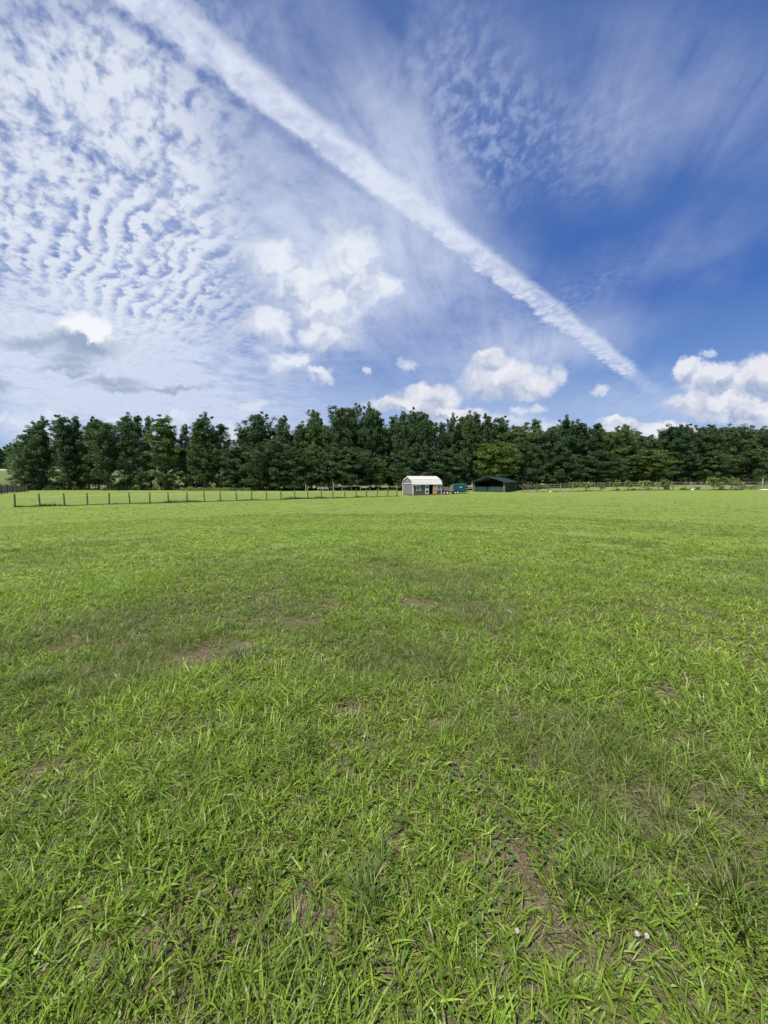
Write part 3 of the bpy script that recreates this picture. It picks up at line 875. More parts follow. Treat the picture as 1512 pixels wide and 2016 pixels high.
for (px, top, wpx, kd, sd, Y, tint, label) in TREES:
    rec = KINDS[(kd, sd)]
    o = rec[0] if not rec[1] else copy_tree(rec[0], {rec[0]: kids[rec[0]]})[0]
    rec[1] = True
    p = at(px, Y); ztop = at(px, Y, top).z
    hgt = ztop - p.z
    o.location = (p.x, p.y, p.z - .05)
    s = hgt / 17.2
    w = wpx / FPX * Y / NOM_W[kd] * 1.22
    o.scale = (w, min(w, 1.15) if w > 1 else w, s)
    o.rotation_euler = (0, 0, rt.uniform(0, 6.28))
    tag(o, label, 'tree', 'trees along the edge of the field')
    o.color = (*tint, 1)
# crowns take the colour of their tree
bpy.context.view_layer.update()
for c in list(COL.objects):
    if c.parent and c.name.startswith('crown'): c.color = c.parent.color
for k_, rec in KINDS.items():
    if not rec[1]:
        for c in kids[rec[0]]: bpy.data.objects.remove(c)
        bpy.data.objects.remove(rec[0])

# ------------------------------------------------------------------ the deep wood behind the front trees
def wood(name, spots, label, seed, size=.62, per=26, tone=1.0):
    """many more trees that read as one mass; one object"""
    rg = np.random.default_rng(seed)
    cc, cr, tn = [], [], []
    mb = MB()
    for (x, y, H) in spots:
        z0 = gz(x, y); w = rg.uniform(2.6, 3.8) * H / 16; tt = rg.normal(1, .14) * tone
        n = 44
        t = rg.uniform(.06, 1, n) ** .9; a = rg.uniform(0, 6.3, n)
        rr_ = w * np.minimum(1, t / .25) ** .5 * np.maximum(.04, 1 - t) ** .5 * 1.25 * rg.uniform(.3, 1.1, n)
        cc.append(np.stack([x + np.cos(a) * rr_, y + np.sin(a) * rr_, z0 + t * H], 1))
        cr.append(rg.uniform(.8, 1.35, n) * (1 - .35 * (t > .85))); tn.append(np.full(n, tt))
    V_, F_, S_, C_ = leaf_cloud(np.vstack(cc), np.concatenate(cr), .7, per, size, np.concatenate(tn), seed)
    o = np_mesh(name, V_, F_, S_, M_leaf, None, C_)
    tag(o, label, 'woodland', kind='stuff'); return o
rgw = np.random.default_rng(77)
spots = []
for px in np.arange(455, 1640, 15.0):
    for row in range(3):
        if px < 600 and row > 1: continue
        Yb = 99 + 26 * float(sst(px, 1000, 1350)) + row * 6.5 + rgw.uniform(-2, 2)
        pxx = px + rgw.uniform(-8, 8)
        topp = np.interp(pxx, [440, 480, 520, 600, 680, 740, 770, 850, 870, 960, 1010, 1110, 1170, 1270, 1330, 1500, 1640], [895, 875, 838, 850, 825, 822, 850, 828, 862, 832, 852, 842, 846, 872, 852, 854, 856])
        H = at(pxx, Yb, topp + rgw.uniform(0, 12)).z + 1.0
        uu, _ = UV(pxx, 955)
        spots.append((uu * Yb, Yb, H))
wood('woodland', spots, 'dark depth of the wood behind the front row of trees', 5, tone=.85)
spots = []
for px in np.arange(-60, 480, 8.0):
    for row in range(2):
        Yb = 262 + row * 14 + rgw.uniform(-4, 4)
        uu, _ = UV(px, 900)
        spots.append((uu * Yb, Yb, 17 + rgw.uniform(-2.5, 3.5)))
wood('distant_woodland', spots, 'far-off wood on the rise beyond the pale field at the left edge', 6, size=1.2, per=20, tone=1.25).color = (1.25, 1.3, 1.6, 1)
spots = []
for i in range(300):
    px = rgw.uniform(48, 520); Yb = rgw.uniform(93, 99); uu, _ = UV(px, 960); r = rgw.uniform(.7, 1.5)
    top = .8 + 3.4 * float(vn(px, 0, .045, 5)) ** 1.3
    spots.append((uu * Yb, Yb, rgw.uniform(.2, 1) * top, r))
hedge = spots
# bushes and dark hedge at the left edge, and low growth under the front trees
def scrub(name, pts, label, seed, size=.16, per=40, tone=1.0, col=(1, 1, 1, 1), kind='stuff', cat='undergrowth'):
    rg = np.random.default_rng(seed)
    cc = np.array([(x, y, gz(x, y) + z) for (x, y, z, r) in pts]); cr = np.array([p[3] for p in pts])
    V_, F_, S_, C_ = leaf_cloud(cc, cr, .75, per, size, rg.normal(tone, .18, len(pts)), seed)
    o = np_mesh(name, V_, F_, S_, M_leaf, None, C_); o.color = col
    tag(o, label, cat, kind=kind); return o
scrub('understorey', hedge, 'shrubby understorey filling between the trunks of the left group of trees', 12, size=.26, per=90, tone=.62)
pts = []
for i in range(520):
    px = rgw.uniform(40, 1560); Yb = 89.5 + 29 * float(sst(px, 1020, 1350)) + rgw.uniform(0, 9)
    uu, _ = UV(px, 960); r = rgw.uniform(.35, .85)
    if rgw.random() < .35: r *= 1.5
    pts.append((uu * Yb, Yb, r * .5, r))
scrub('undergrowth', pts, 'low shaded undergrowth along the foot of the wood', 8, size=.24, per=60, tone=.9)
pts = []
for i in range(260):
    px = rgw.uniform(355, 505); Yb = 86.5 + rgw.uniform(0, 3); uu, _ = UV(px, 962)
    pts.append((uu * Yb, Yb, rgw.uniform(.1, .6), rgw.uniform(.2, .45)))
scrub('tall_weeds', pts, 'grey-green tall weeds at the edge of the wood below the V-shaped gap', 9, size=.14, per=40, tone=1.7, col=(1.3, 1.1, .9, 1), cat='weeds')
# ------------------------------------------------------------------ paints
M_siding = plain('grey_siding', (.135, .125, .115), .7, .25, .14, 1.5, (1, 1, .15))
M_siding_l = plain('grey_door_panel', (.235, .230, .235), .7, .25, .12, 2, (1, 1, .15))
M_white = plain('white_trim', (.80, .79, .76), .55, .3, .06, 3)
M_roofw = plain('cream_metal_roof', (.60, .57, .52), .42, .4, .06, .8)
M_glass = plain('window_glass', (.03, .035, .04), .08, .6, .1, 2)
M_dark = plain('dark_inside', (.018, .016, .014), .9, .1, .2, 3)
M_pine = plain('raw_plywood', (.66, .40, .21), .7, .2, .18, 2.5, (4, 4, .5))
M_orange = plain('orange_plastic', (.55, .13, .03), .5, .3, .1, 8)
M_teal = plain('teal_paint', (.008, .080, .085), .35, .5, .18, 2)
M_teal_l = plain('teal_roof_paint', (.03, .15, .14), .35, .5, .15, 2)
M_black = plain('black_paint', (.02, .02, .022), .5, .4, .2, 4)
M_rubber = plain('tyre_rubber', (.022, .022, .022), .85, .2, .2, 8)
M_rim = plain('white_wheel', (.72, .71, .68), .45, .4, .12, 6)
M_galv = plain('galvanised_steel', (.36, .37, .37), .45, .5, .15, 4, metal=.5)
M_green = plain('green_metal_sheet', (.020, .052, .036), .5, .4, .18, .8, (1, 1, .3))
M_green_r = plain('green_metal_roof', (.030, .066, .056), .42, .5, .15, .8)
M_green_d = plain('green_gate_paint', (.045, .13, .105), .45, .4, .2, 3)
M_wood = plain('weathered_post', (.155, .125, .090), .9, .15, .35, 4, (1, 1, .12), bmp=.5)
M_woodg = plain('grey_weathered_post', (.30, .27, .22), .9, .15, .3, 4, (1, 1, .12), bmp=.5)
M_board = plain('old_fence_board', (.20, .17, .14), .9, .15, .3, 2, (.1, 1, 1))
M_boardl = plain('pale_rail', (.40, .38, .34), .8, .2, .2, 2, (.1, 1, 1))
M_wire = plain('fence_wire', (.30, .30, .28), .5, .5, .2, 5, metal=.4)
M_tape = plain('white_fence_tape', (.62, .64, .52), .6, .2, .1, 5)
M_plasticw = plain('white_plastic', (.62, .62, .60), .45, .4, .06, 5)

# ------------------------------------------------------------------ shed
def shed():
    A = at(813, 62.4)
    t = empty('storage_shed', (A.x, A.y, gz(A.x, A.y)), R(29))
    tag(t, 'grey storage shed with white trim and cream barn roof, standing in front of the wood', 'shed')
    L, W = 5.75, 3.15          # +x along the front, +y to the back; origin at the near corner
    zb, ze = .12, 1.86         # floor and eave
    zk, zp = 2.52, 3.06        # knee and ridge
    prof = [(0, ze), (.42, zk), (W / 2, zp), (W - .42, zk), (W, ze)]
    # walls
    def opening_wall():
        mb = MB(); y0, th = 0.0, .08
        holes = [(.78, 1.42, .82, 1.62), (2.42, 3.10, .2, 1.74), (3.14, 3.92, .2, 1.74), (4.92, 5.42, .9, 1.66)]
        x = 0.0
        for (a, b, lo, hi) in holes:
            mb.box(((x + a) / 2, th / 2, (zb + ze) / 2), (a - x, th, ze - zb))
            if lo > zb + .01: mb.box(((a + b) / 2, th / 2, (zb + lo) / 2), (b - a, th, lo - zb))
            mb.box(((a + b) / 2, th / 2, (hi + ze) / 2), (b - a, th, ze - hi))
            x = b
        mb.box(((x + L) / 2, th / 2, (zb + ze) / 2), (L - x, th, ze - zb))
        for i in range(30):
            xx = .1 + i * .2
            if any(a - .03 < xx < b + .03 for (a, b, lo, hi) in holes): continue
            mb.box((xx, -.004, (zb + ze) / 2), (.02, .008, ze - zb - .02))
        return mb
    opening_wall().build('front_wall', M_siding, t)
    mb = MB(); mb.box((L / 2, W - .04, (zb + ze) / 2), (L - .16, .08, ze - zb)); mb.build('back_wall', M_siding, t)
    for nm, x0, ex in (('gable_wall', 0, .08), ('gable_wall', L - .08, .08)):
        mb = MB()
        mb.prism([(.081, zb), (W - .081, zb), (W - .081, ze), (W - .44, zk - .03), (W / 2, zp - .05), (.44, zk - .03), (.081, ze)], (x0, 0, 0), (0, 1, 0), (0, 0, 1), (ex, 0, 0))
        mb.build(nm, M_siding, t)
    mb = MB(); mb.box((L / 2, W / 2, .09), (L - .2, W - .2, .06)); mb.build('floor', M_pine, t)
    for yy_ in (.35, W / 2, W - .35):
        mb = MB(); mb.box((L / 2, yy_, .02), (L - .1, .1, .12)); mb.build('skid', M_dark, t)
    # roof: four slopes with standing ribs
    mb = MB(); th = .05; ov = .10
    P_ = [(-.10, ze - .10), (.40, zk + .03), (W / 2, zp + .03), (W - .40, zk + .03), (W + .10, ze - .10)]
    for (a, b) in zip(P_[:-1], P_[1:]):
        dx, dz = b[0] - a[0], b[1] - a[1]; ln = math.hypot(dx, dz); nx, nz = -dz / ln, dx / ln
        mb.prism([(a[0], a[1]), (b[0], b[1]), (b[0] + nx * th, b[1] + nz * th), (a[0] + nx * th, a[1] + nz * th)], (-ov, 0, 0), (0, 1, 0), (0, 0, 1), (L + 2 * ov, 0, 0))
        for i in range(27):
            xx = -ov + .05 + i * (L + 2 * ov - .1) / 26
            q = .018
            mb.prism([(a[0] + nx * th, a[1] + nz * th), (b[0] + nx * th, b[1] + nz * th), (b[0] + nx * (th + q), b[1] + nz * (th + q)), (a[0] + nx * (th + q), a[1] + nz * (th + q))], (xx, 0, 0), (0, 1, 0), (0, 0, 1), (.025, 0, 0))
    rf = mb.build('roof', M_roofw, t)
    mb = MB(); mb.tube([(-ov - .02, W / 2, zp + .085), (L + ov + .02, W / 2, zp + .085)], .05, 6); mb.build('ridge_cap', M_roofw, rf)
    mb = MB()
    for yk in (.40, ):
        mb.box((L / 2, yk - .03, zk + .075), (L + 2 * ov, .03, .03))
    mb.build('flashing', M_siding_l, rf)
    # trims
    for (x, y) in ((-.012, -.012), (L - .088, -.012), (-.012, W - .088), (L - .088, W - .088)):
        mb = MB(); mb.box((x + .05, y + .05, (zb + ze) / 2), (.12, .12, ze - zb + .03)); mb.build('corner_trim', M_white, t)
    mb = MB(); mb.box((L / 2, -.018, ze - .03), (L - .1, .03, .08)); mb.build('eave_trim', M_white, t)
    mb = MB(); mb.box((-.02, W / 2, ze + .10), (.04, W - .1, .10))
    for (a, b) in zip(P_[:-1], P_[1:]):
        mb.prism([(a[0], a[1] - .10), (b[0], b[1] - .10), b, a], (-ov - .014, 0, 0), (0, 1, 0), (0, 0, 1), (.03, 0, 0))
    mb.build('gable_trim', M_white, t)
    # gable end door: pale panel with battens and dark head rail
    d = MB(); d.box((-.02, W / 2, (zb + ze) / 2 + .03), (.03, W - .42, ze - zb - .02)); dd = d.build('gable_door', M_siding_l, t)
    mb = MB()
    for i in range(14): mb.box((-.04, .30 + i * (W - .6) / 13, (zb + ze) / 2 + .03), (.012, .02, ze - zb - .06))
    mb.build('batten', M_siding, dd)
    mb = MB(); mb.box((-.05, W / 2, ze + .02), (.03, W - .4, .045)); mb.build('head_rail', M_dark, dd)
    mb = MB(); mb.prism([(.62, ze + .22), (W - .62, ze + .22), (W - .72, zk - .06), (W / 2, zp - .20), (.72, zk - .06)], (-.02, 0, 0), (0, 1, 0), (0, 0, 1), (.018, 0, 0)); mb.build('gable_vent', M_siding_l, t)
    # windows
    for (a, b, lo, hi) in ((.78, 1.42, .82, 1.62), (4.92, 5.42, .9, 1.66)):
        mb = MB(); mb.box(((a + b) / 2, .05, (lo + hi) / 2), (b - a, .02, hi - lo)); w = mb.build('window', M_glass, t)
        mb = MB(); f = .085
        mb.box((a - f / 2 + .02, -.02, (lo + hi) / 2), (f, .05, hi - lo + 2 * f)); mb.box((b + f / 2 - .02, -.02, (lo + hi) / 2), (f, .05, hi - lo + 2 * f))
        mb.box(((a + b) / 2, -.02, lo - f / 2 + .02), (b - a - .04, .05, f)); mb.box(((a + b) / 2, -.02, hi + f / 2 - .02), (b - a - .04, .05, f))
        mb.build('frame', M_white, w)
        mb = MB()
        for i in (1, 2): mb.box((a + (b - a) * i / 3, .03, (lo + hi) / 2), (.022, .02, hi - lo))
        for i in (1, 2, 3): mb.box(((a + b) / 2, .027, lo + (hi - lo) * i / 4), (b - a, .014, .022))
        mb.build('muntin', M_white, w)
    # stable door with white frame and cross braces
    a, b, lo, hi = 2.42, 3.10, .2, 1.74
    mb = MB(); mb.box(((a + b) / 2, .02, (lo + hi) / 2), (b - a, .04, hi - lo)); dr = mb.build('stable_door', M_siding, t)
    mb = MB(); f = .10; m1 = (lo + hi) / 2
    for xx in (a + f / 2, b - f / 2): mb.box((xx, -.02, m1), (f, .03, hi - lo))
    for zz_ in (lo + f / 2, m1 - .06, m1 + .06, hi - f / 2): mb.box(((a + b) / 2, -.0195, zz_), (b - a - 2 * f, .028, f))
    for (z0, z1) in ((lo + f, m1 - .11), (m1 + .11, hi - f)):
        for (cx_, cz_) in ((a + f, z0), (b - f, z0), (a + f, z1), (b - f, z1)):
            sx = 1 if cx_ < (a + b) / 2 else -1; sz = 1 if cz_ == z0 else -1
            mb.prism([(0, 0), (.14 * sx, 0), (0, .14 * sz)], (cx_, -.033, cz_), (1, 0, 0), (0, 0, 1), (0, .026, 0))
    mb.build('door_frame', M_white, dr)
    mb = MB(); mb.box((2.22, -.02, 1.36), (.22, .03, .22)); mb.build('feed_hatch', M_siding_l, t)
    # dark open doorway, wood door leaf folded back flat on the wall
    mb = MB(); mb.box((3.94, -.02, 1.0), (.035, .04, 1.56)); mb.box((3.12, -.02, 1.0), (.035, .04, 1.56)); mb.build('door_jamb', M_dark, t)
    mb = MB(); mb.box((4.37, -.04, .99), (.82, .04, 1.56)); dl = mb.build('open_door', M_pine, t); dl['label'] = 'raw plywood door folded back'
    mb = MB()
    for zz_ in (.27, .95, 1.05, 1.71): mb.box((4.37, -.072, zz_), (.80, .02, .09))
    for xx in (4.0, 4.74): mb.box((xx, -.071, .99), (.08, .018, 1.54))
    mb.build('door_batten', plain('pale_pine', (.68, .50, .32), .7, .2, .12, 3), dl)
    mb = MB(); mb.box((4.25, -.18, .05), (.75, .30, .10)); mb.build('doorstep', M_orange, t)
    mb = MB(); mb.tube([(.42, -.02, 1.60), (.42, -.08, 1.60)], .075, 8); mb.tube([(.42, -.08, 1.60), (.50, -.15, 1.55)], .05, 8); mb.build('wall_lamp', M_plasticw, t)
shed()

def wheel(parent, c, r, w=.18, axis=(0, 1, 0)):
    """tyre with rim; c is its centre, axis across"""
    c = Vector(c); ax = Vector(axis).normalized(); a = ax.cross(Vector((0, 0, 1))).normalized(); b = Vector((0, 0, 1))
    n = 20; rings = [(r * .58, -w / 2 * .9), (r * .93, -w / 2), (r, -w * .3), (r, w * .3), (r * .93, w / 2), (r * .58, w / 2 * .9)]
    vs = []; fs = []
    for (rr_, oo) in rings:
        for k in range(n): an = 2 * math.pi * k / n; vs.append(c + (a * math.cos(an) + b * math.sin(an)) * rr_ + ax * oo)
    m_ = len(rings)
    for i in range(m_):
        for k in range(n): fs.append((i * n + k, i * n + (k + 1) % n, ((i + 1) % m_) * n + (k + 1) % n, ((i + 1) % m_) * n + k))
    mb = MB(); mb.add(vs, fs); wv = mb.build('wheel', M_rubber, parent)
    mb = MB(); mb.tube([c - ax * w * .40, c - ax * w * .2, c + ax * w * .2, c + ax * w * .40], [r * .58, r * .50, r * .50, r * .58], 16); mb.tube([c - ax * w * .5, c + ax * w * .5], r * .16, 10); mb.build('rim', M_rim, wv)
    return wv

def flatbed():
    p = at(868.5, 66.5)
    t = empty('utility_trailer', (p.x, p.y, gz(p.x, p.y)), R(6))
    tag(t, 'flatbed trailer with rail sides parked between the shed and the teal trailer', 'trailer')
    L, W = 1.85, 1.5
    mb = MB(); mb.box((L / 2, 0, .52), (L, W, .06)); 
    for i in range(9): mb.box((L / 2, -W / 2 + .09 + i * .165, .556), (L, .15, .012))
    mb.build('deck', M_wood, t)
    mb = MB()
    for s_ in (-1, 1): mb.box((L / 2, s_ * (W / 2 + .02), .44), (L + .1, .06, .14))
    for i in range(4): mb.box((.2 + i * .65, 0, .44), (.05, W - .03, .08))
    mb.bar((L, .5, .42), (L + 1.0, 0, .42), .07); mb.bar((L, -.5, .42), (L + 1.0, 0, .42), .07)
    mb.build('chassis', M_black, t)
    for s_ in (-1, 1):
        mb = MB(); y = s_ * W / 2
        for zz_ in (.70, .86, 1.04, 1.22): mb.box((L / 2, y, zz_), (L, .03, .07))
        for i in range(5): mb.box((.05 + i * (L - .1) / 4, y - s_ * .035, .90), (.045, .04, .68))
        mb.build('side_rail', M_woodg, t)
    mb = MB(); mb.box((L, 0, 1.05), (.06, W, .95)); mb.build('headboard', M_woodg, t)
    for x in (.25, .85):
        for s_ in (-1, 1): wheel(t, (x, s_ * (W / 2 + .16), .30), .30)
    for s_ in (-1, 1):
        mb = MB(); mb.tube([(-.12, s_ * (W / 2 + .16), .42), (.1, s_ * (W / 2 + .16), .64), (1.0, s_ * (W / 2 + .16), .64), (1.22, s_ * (W / 2 + .16), .42)], .05, 6); mb.build('fender', M_black, t)
flatbed()

def horse_trailer():
    p = at(891, 69.5)
    t = empty('livestock_trailer', (p.x, p.y, gz(p.x, p.y)), R(4))
    tag(t, 'small teal enclosed livestock trailer with a pale roof and rounded front', 'trailer')
    L, W = 2.35, 1.6
    mb = MB(); pf = [(0, .24), (L - .25, .24), (L - .02, .50), (L + .04, 1.2), (L - .06, 1.62), (0.0, 1.55)]
    mb.prism(pf, (0, -W / 2, 0), (1, 0, 0), (0, 0, 1), (0, W, 0)); body = mb.build('body', M_teal, t, bevel=.05)
    mb = MB(); rp = [(-.06, 1.552), (L * .45, 1.62), (L - .45, 1.72), (L - .02, 1.66), (L - .02, 1.76), (L - .35, 1.86), (L - .8, 1.84), (L * .4, 1.76), (.1, 1.74), (-.06, 1.64)]
    mb.prism(rp, (0, -W / 2 - .03, 0), (1, 0, 0), (0, 0, 1), (0, W + .06, 0)); mb.build('roof', M_teal_l, t, bevel=.03)
    mb = MB(); mb.box((1.32, -W / 2 - .008, 1.22), (.42, .012, .16)); mb.build('sign', M_plasticw, t)
    mb = MB()
    for zz_ in (.62, .98): mb.box((L / 2 - .05, -W / 2 - .01, zz_), (L - .25, .02, .03))
    for x in (.05, .75, 1.5): mb.box((x, -W / 2 - .012, 1.0), (.035, .022, 1.0))
    mb.build('rib', M_teal_l, t)
    for x in (.28, .72):
        for s_ in (-1, 1): wheel(t, (x, s_ * (W / 2 + .05), .28), .27, .16)
    for s_ in (-1, 1):
        mb = MB(); mb.tube([(-.05, s_ * (W / 2 + .07), .42), (.12, s_ * (W / 2 + .07), .60), (.88, s_ * (W / 2 + .07), .60), (1.06, s_ * (W / 2 + .07), .42)], .05, 6); mb.build('fender', M_teal, t)
    mb = MB(); mb.bar((L - .2, .4, .45), (L + .75, 0, .45), .07); mb.bar((L - .2, -.4, .45), (L + .75, 0, .45), .07); mb.build('tow_frame', M_black, t)
    mb = MB(); mb.tube([(L + .38, -.1, .06), (L + .38, -.1, .95)], .045, 8); mb.box((L + .38, -.1, .98), (.2, .1, .1)); mb.box((L + .38, -.1, .03), (.22, .22, .05)); mb.build('jack', M_galv, t)
horse_trailer()

def shelter():
    A = at(994.5, 77.6)
    rz = R(-33)
    t = empty('animal_shelter', (A.x, A.y, gz(A.x, A.y)), rz)
    tag(t, 'open-fronted dark green metal animal shelter with a low gable roof', 'shelter')
    W, L = 6.75, 8.2           # -x along the front to the left, +y to the back
    he, hp = 2.12, 3.18
    # side walls of ribbed sheet
    for x0 in (0, -W):
        mb = MB(); mb.box((x0, L / 2, he / 2 + .02), (.05, L, he - .06))
        s_ = 1 if x0 == 0 else -1
        for i in range(36): mb.box((x0 + s_ * .034, .15 + i * .225, he / 2 + .02), (.02, .05, he - .08))
        mb.build('side_wall', M_green, t)
    mb = MB(); mb.prism([(-W + .03, .03), (-.03, .03), (-.03, he - .02), (-W / 2, hp - .06), (-W + .03, he - .02)], (0, L - .03, 0), (1, 0, 0), (0, 0, 1), (0, .05, 0)); mb.build('back_wall', M_green, t)
    mb = MB(); mb.box((.02, L + .16, he / 2), (.30, .10, he - .1)); mb.build('end_panel', M_galv, t)
    # roof slopes
    for s_ in (-1, 1):
        mb = MB(); ex = .42
        cx_ = -W / 2; dx = W / 2 + ex; dz = (hp - he) * (dx / (W / 2))
        mb.prism([(0, 0), (s_ * dx, -dz), (s_ * dx, -dz + .05), (0, .05)], (cx_, -.45, hp), (1, 0, 0), (0, 0, 1), (0, L + .9, 0))
        for i in range(24):
            yy_ = -.42 + i * (L + .8) / 23
            mb.prism([(0, .05), (s_ * dx, -dz + .05), (s_ * dx, -dz + .075), (0, .075)], (cx_, yy_, hp), (1, 0, 0), (0, 0, 1), (0, .05, 0))
        mb.build('roof', M_green_r, t)
    mb = MB(); mb.box((-W / 2, L / 2, hp + .07), (.34, L + .92, .03)); mb.build('ridge_cap', M_green_r, t)
    # arched front panel under the gable
    mb = MB(); top = [(-.04, he - .03), (-W / 2, hp - .04), (-W + .04, he - .03)]
    arch = []
    for i in range(17):
        a = math.pi * i / 16; arch.append((-W / 2 - math.cos(a) * (W / 2 - .28), 1.55 + math.sin(a) ** .7 * 1.18))
    n = len(arch)
    for i in range(n - 1):
        (xa, za), (xb, zb_) = arch[i], arch[i + 1]
        def tp(x): f = abs(x + W / 2) / (W / 2); return hp - .05 - (hp - he) * f
        mb.prism([(xa, za), (xb, zb_), (xb, max(tp(xb), zb_ + .01)), (xa, max(tp(xa), za + .01))], (0, -.02, 0), (1, 0, 0), (0, 0, 1), (0, .04, 0))
    mb.build('gable_panel', M_green, t)
    for s_ in (-1, 1):
        mb = MB(); cx_ = -W / 2; dx = W / 2 + .42; dz = (hp - he) * (dx / (W / 2))
        mb.prism([(0, -.10), (s_ * dx, -dz - .10), (s_ * dx, -dz), (0, 0)], (cx_, -.47, hp + .03), (1, 0, 0), (0, 0, 1), (0, .03, 0)); mb.build('gable_trim', M_green_r, t)
    for x in (-.08, -W + .08, -.30, -W + .35):
        mb = MB(); mb.box((x, .0 if x in (-.08, -W + .08) else .02, 1.0), (.11, .11, 2.05)); mb.build('post', M_woodg, t)
    mb = MB()
    for i in range(5):
        yy_ = .6 + i * 1.7
        mb.bar((-.08, yy_, he - .1), (-W / 2, yy_, hp - .12), .07); mb.bar((-W + .08, yy_, he - .1), (-W / 2, yy_, hp - .12), .07)
    mb.build('rafter', M_galv, t)
    mb = MB(); mb.tube([(-W + .05, -.06, 1.72), (-W + .05, -.14, 1.72)], .10, 10); mb.build('floodlight', M_plasticw, t)
    M = Matrix.Translation(t.location) @ Matrix.Rotation(rz, 4, 'Z')
    for (x0, x1, mt, lb) in ((-W + .45, -W / 2 - .22, M_green_d, 'dull green pipe corral gate across the left half of the shelter opening'), (-W / 2 + .06, -.42, plain('blue_green_paint', (.08, .17, .19), .4, .4, .2, 3), 'blue-green pipe corral gate across the right half of the shelter opening')):
        o = M @ Vector((x0, -.16, 0))
        q = empty('corral_gate', (o.x, o.y, gz(o.x, o.y)), rz); tag(q, lb, 'corral gate', 'pipe gates closing the shelter')
        w_ = x1 - x0
        mb = MB(); mb.tube([(0, 0, .02), (0, 0, .93), (.07, 0, 1.0), (w_ - .07, 0, 1.0), (w_, 0, .93), (w_, 0, .02)], .024, 8); mb.build('frame', mt, q)
        for k in range(5):
            mb = MB(); mb.tube([(.02, 0, .16 + k * .165), (w_ - .02, 0, .16 + k * .165)], .034, 8); mb.build('rail', mt, q)
        for k in (1, 2): mb = MB(); mb.box((w_ * k / 3, -.045, .55), (.06, .02, .86)); mb.build('brace', mt, q)
shelter()

# ------------------------------------------------------------------ fences
def post_mb(p, hgt, w, rg, lean=.02):
    mb = MB(); a = Vector((p.x, p.y, p.z - .15)); b = Vector((p.x + rg.uniform(-lean, lean) * 2, p.y + rg.uniform(-lean, lean), p.z + hgt))
    mb.tube([a, a * .5 + b * .5, b - Vector((0, 0, .03)), b], [w * .62, w * .58, w * .55, w * .40], 8); return mb

rf_ = random.Random(8)
LP = [26, 76, 124.5, 170, 213, 254, 293, 330, 367, 401, 432.5, 465, 495, 524, 553, 580, 605.5, 632, 655.5, 679, 701, 722, 743, 763, 782]
Y0 = 36.0
def left_fence():
    pts = []
    for i, px in enumerate(LP):
        Yp = Y0 * (1 + .02643 * i)
        p = at(px, Yp); pts.append(p)
    t = empty('wire_fence', pts[0])
    tag(t, 'long wire fence on wooden posts running from the left edge back to the shed', 'fence')
    off = Vector(pts[0])
    for i, p in enumerate(pts):
        mb = post_mb(p - off, 1.26 + rf_.uniform(-.05, .04) - (.02 if i else -.02), .115, rf_, .03); mb.build('post', M_wood, t)
    for zz_, mt, w_, nm in ((.98, M_tape, .018, 'top_tape'), (.72, M_wire, .007, 'wire'), (.50, M_wire, .007, 'wire'), (.30, M_wire, .007, 'wire'), (.12, M_wire, .007, 'wire')):
        mb = MB()
        for a, b in zip(pts[:-1], pts[1:]):
            c = (a + b) / 2 - off + Vector((0, -.07, zz_ - .03)); mb.tube([a - off + Vector((0, -.07, zz_)), c, b - off + Vector((0, -.07, zz_))], w_ / 2, 4)
        mb.build(nm, mt, t)
    mb = MB()
    for a, b in zip(pts[:-1], pts[1:]):
        for k in range(1, 12): q = a.lerp(b, k / 12) - off; mb.bar(q + Vector((0, -.075, .02)), q + Vector((0, -.075, .96)), .0035)
    mb.build('wire_mesh', M_wire, t)
    return pts
LF = left_fence()

def right_Y(px): return 78.0 + (63.5 - 78.0) * (px - 1029) / (1459 - 1029)
RP = [(1029, 1.35), (1040, 1.75), (1057, 1.85), (1080, 1.35), (1104, 1.3), (1128, 1.25), (1155, 1.3), (1182, 1.3), (1209, 1.3), (1237, 1.3), (1266.5, 1.35), (1297, 1.35), (1326, 1.4), (1359, 1.45), (1391, 1.5), (1424, 1.5), (1459, 1.6), (1462.5, 1.0)]
def right_fence():
    pts = [(at(px, right_Y(px)), h_) for px, h_ in RP]
    off = Vector(pts[0][0]); t = empty('wire_fence', off)
    tag(t, 'wire fence with grey posts and a row of saplings, running right from the green shelter', 'fence')
    for p, h_ in pts:
        post_mb(p - off, h_, .15, rf_, .03).build('post', M_woodg if rf_.random() < .4 else M_wood, t)
    for zz_ in (1.05, .78, .52, .28, .10):
        mb = MB()
        for (a, _), (b, _) in zip(pts[:-1], pts[1:]): mb.tube([a - off + Vector((0, -.09, zz_)), b - off + Vector((0, -.09, zz_))], .006, 4)
        mb.build('wire', M_wire, t)
    mb = MB()
    for (a, _), (b, _) in zip(pts[:-1], pts[1:]):
        for k in range(1, 10): q = a.lerp(b, k / 10) - off; mb.bar(q + Vector((0, -.095, .02)), q + Vector((0, -.095, 1.02)), .005)
    mb.build('wire_mesh', M_wire, t)
    return [p for p, _ in pts]
RF = right_fence()

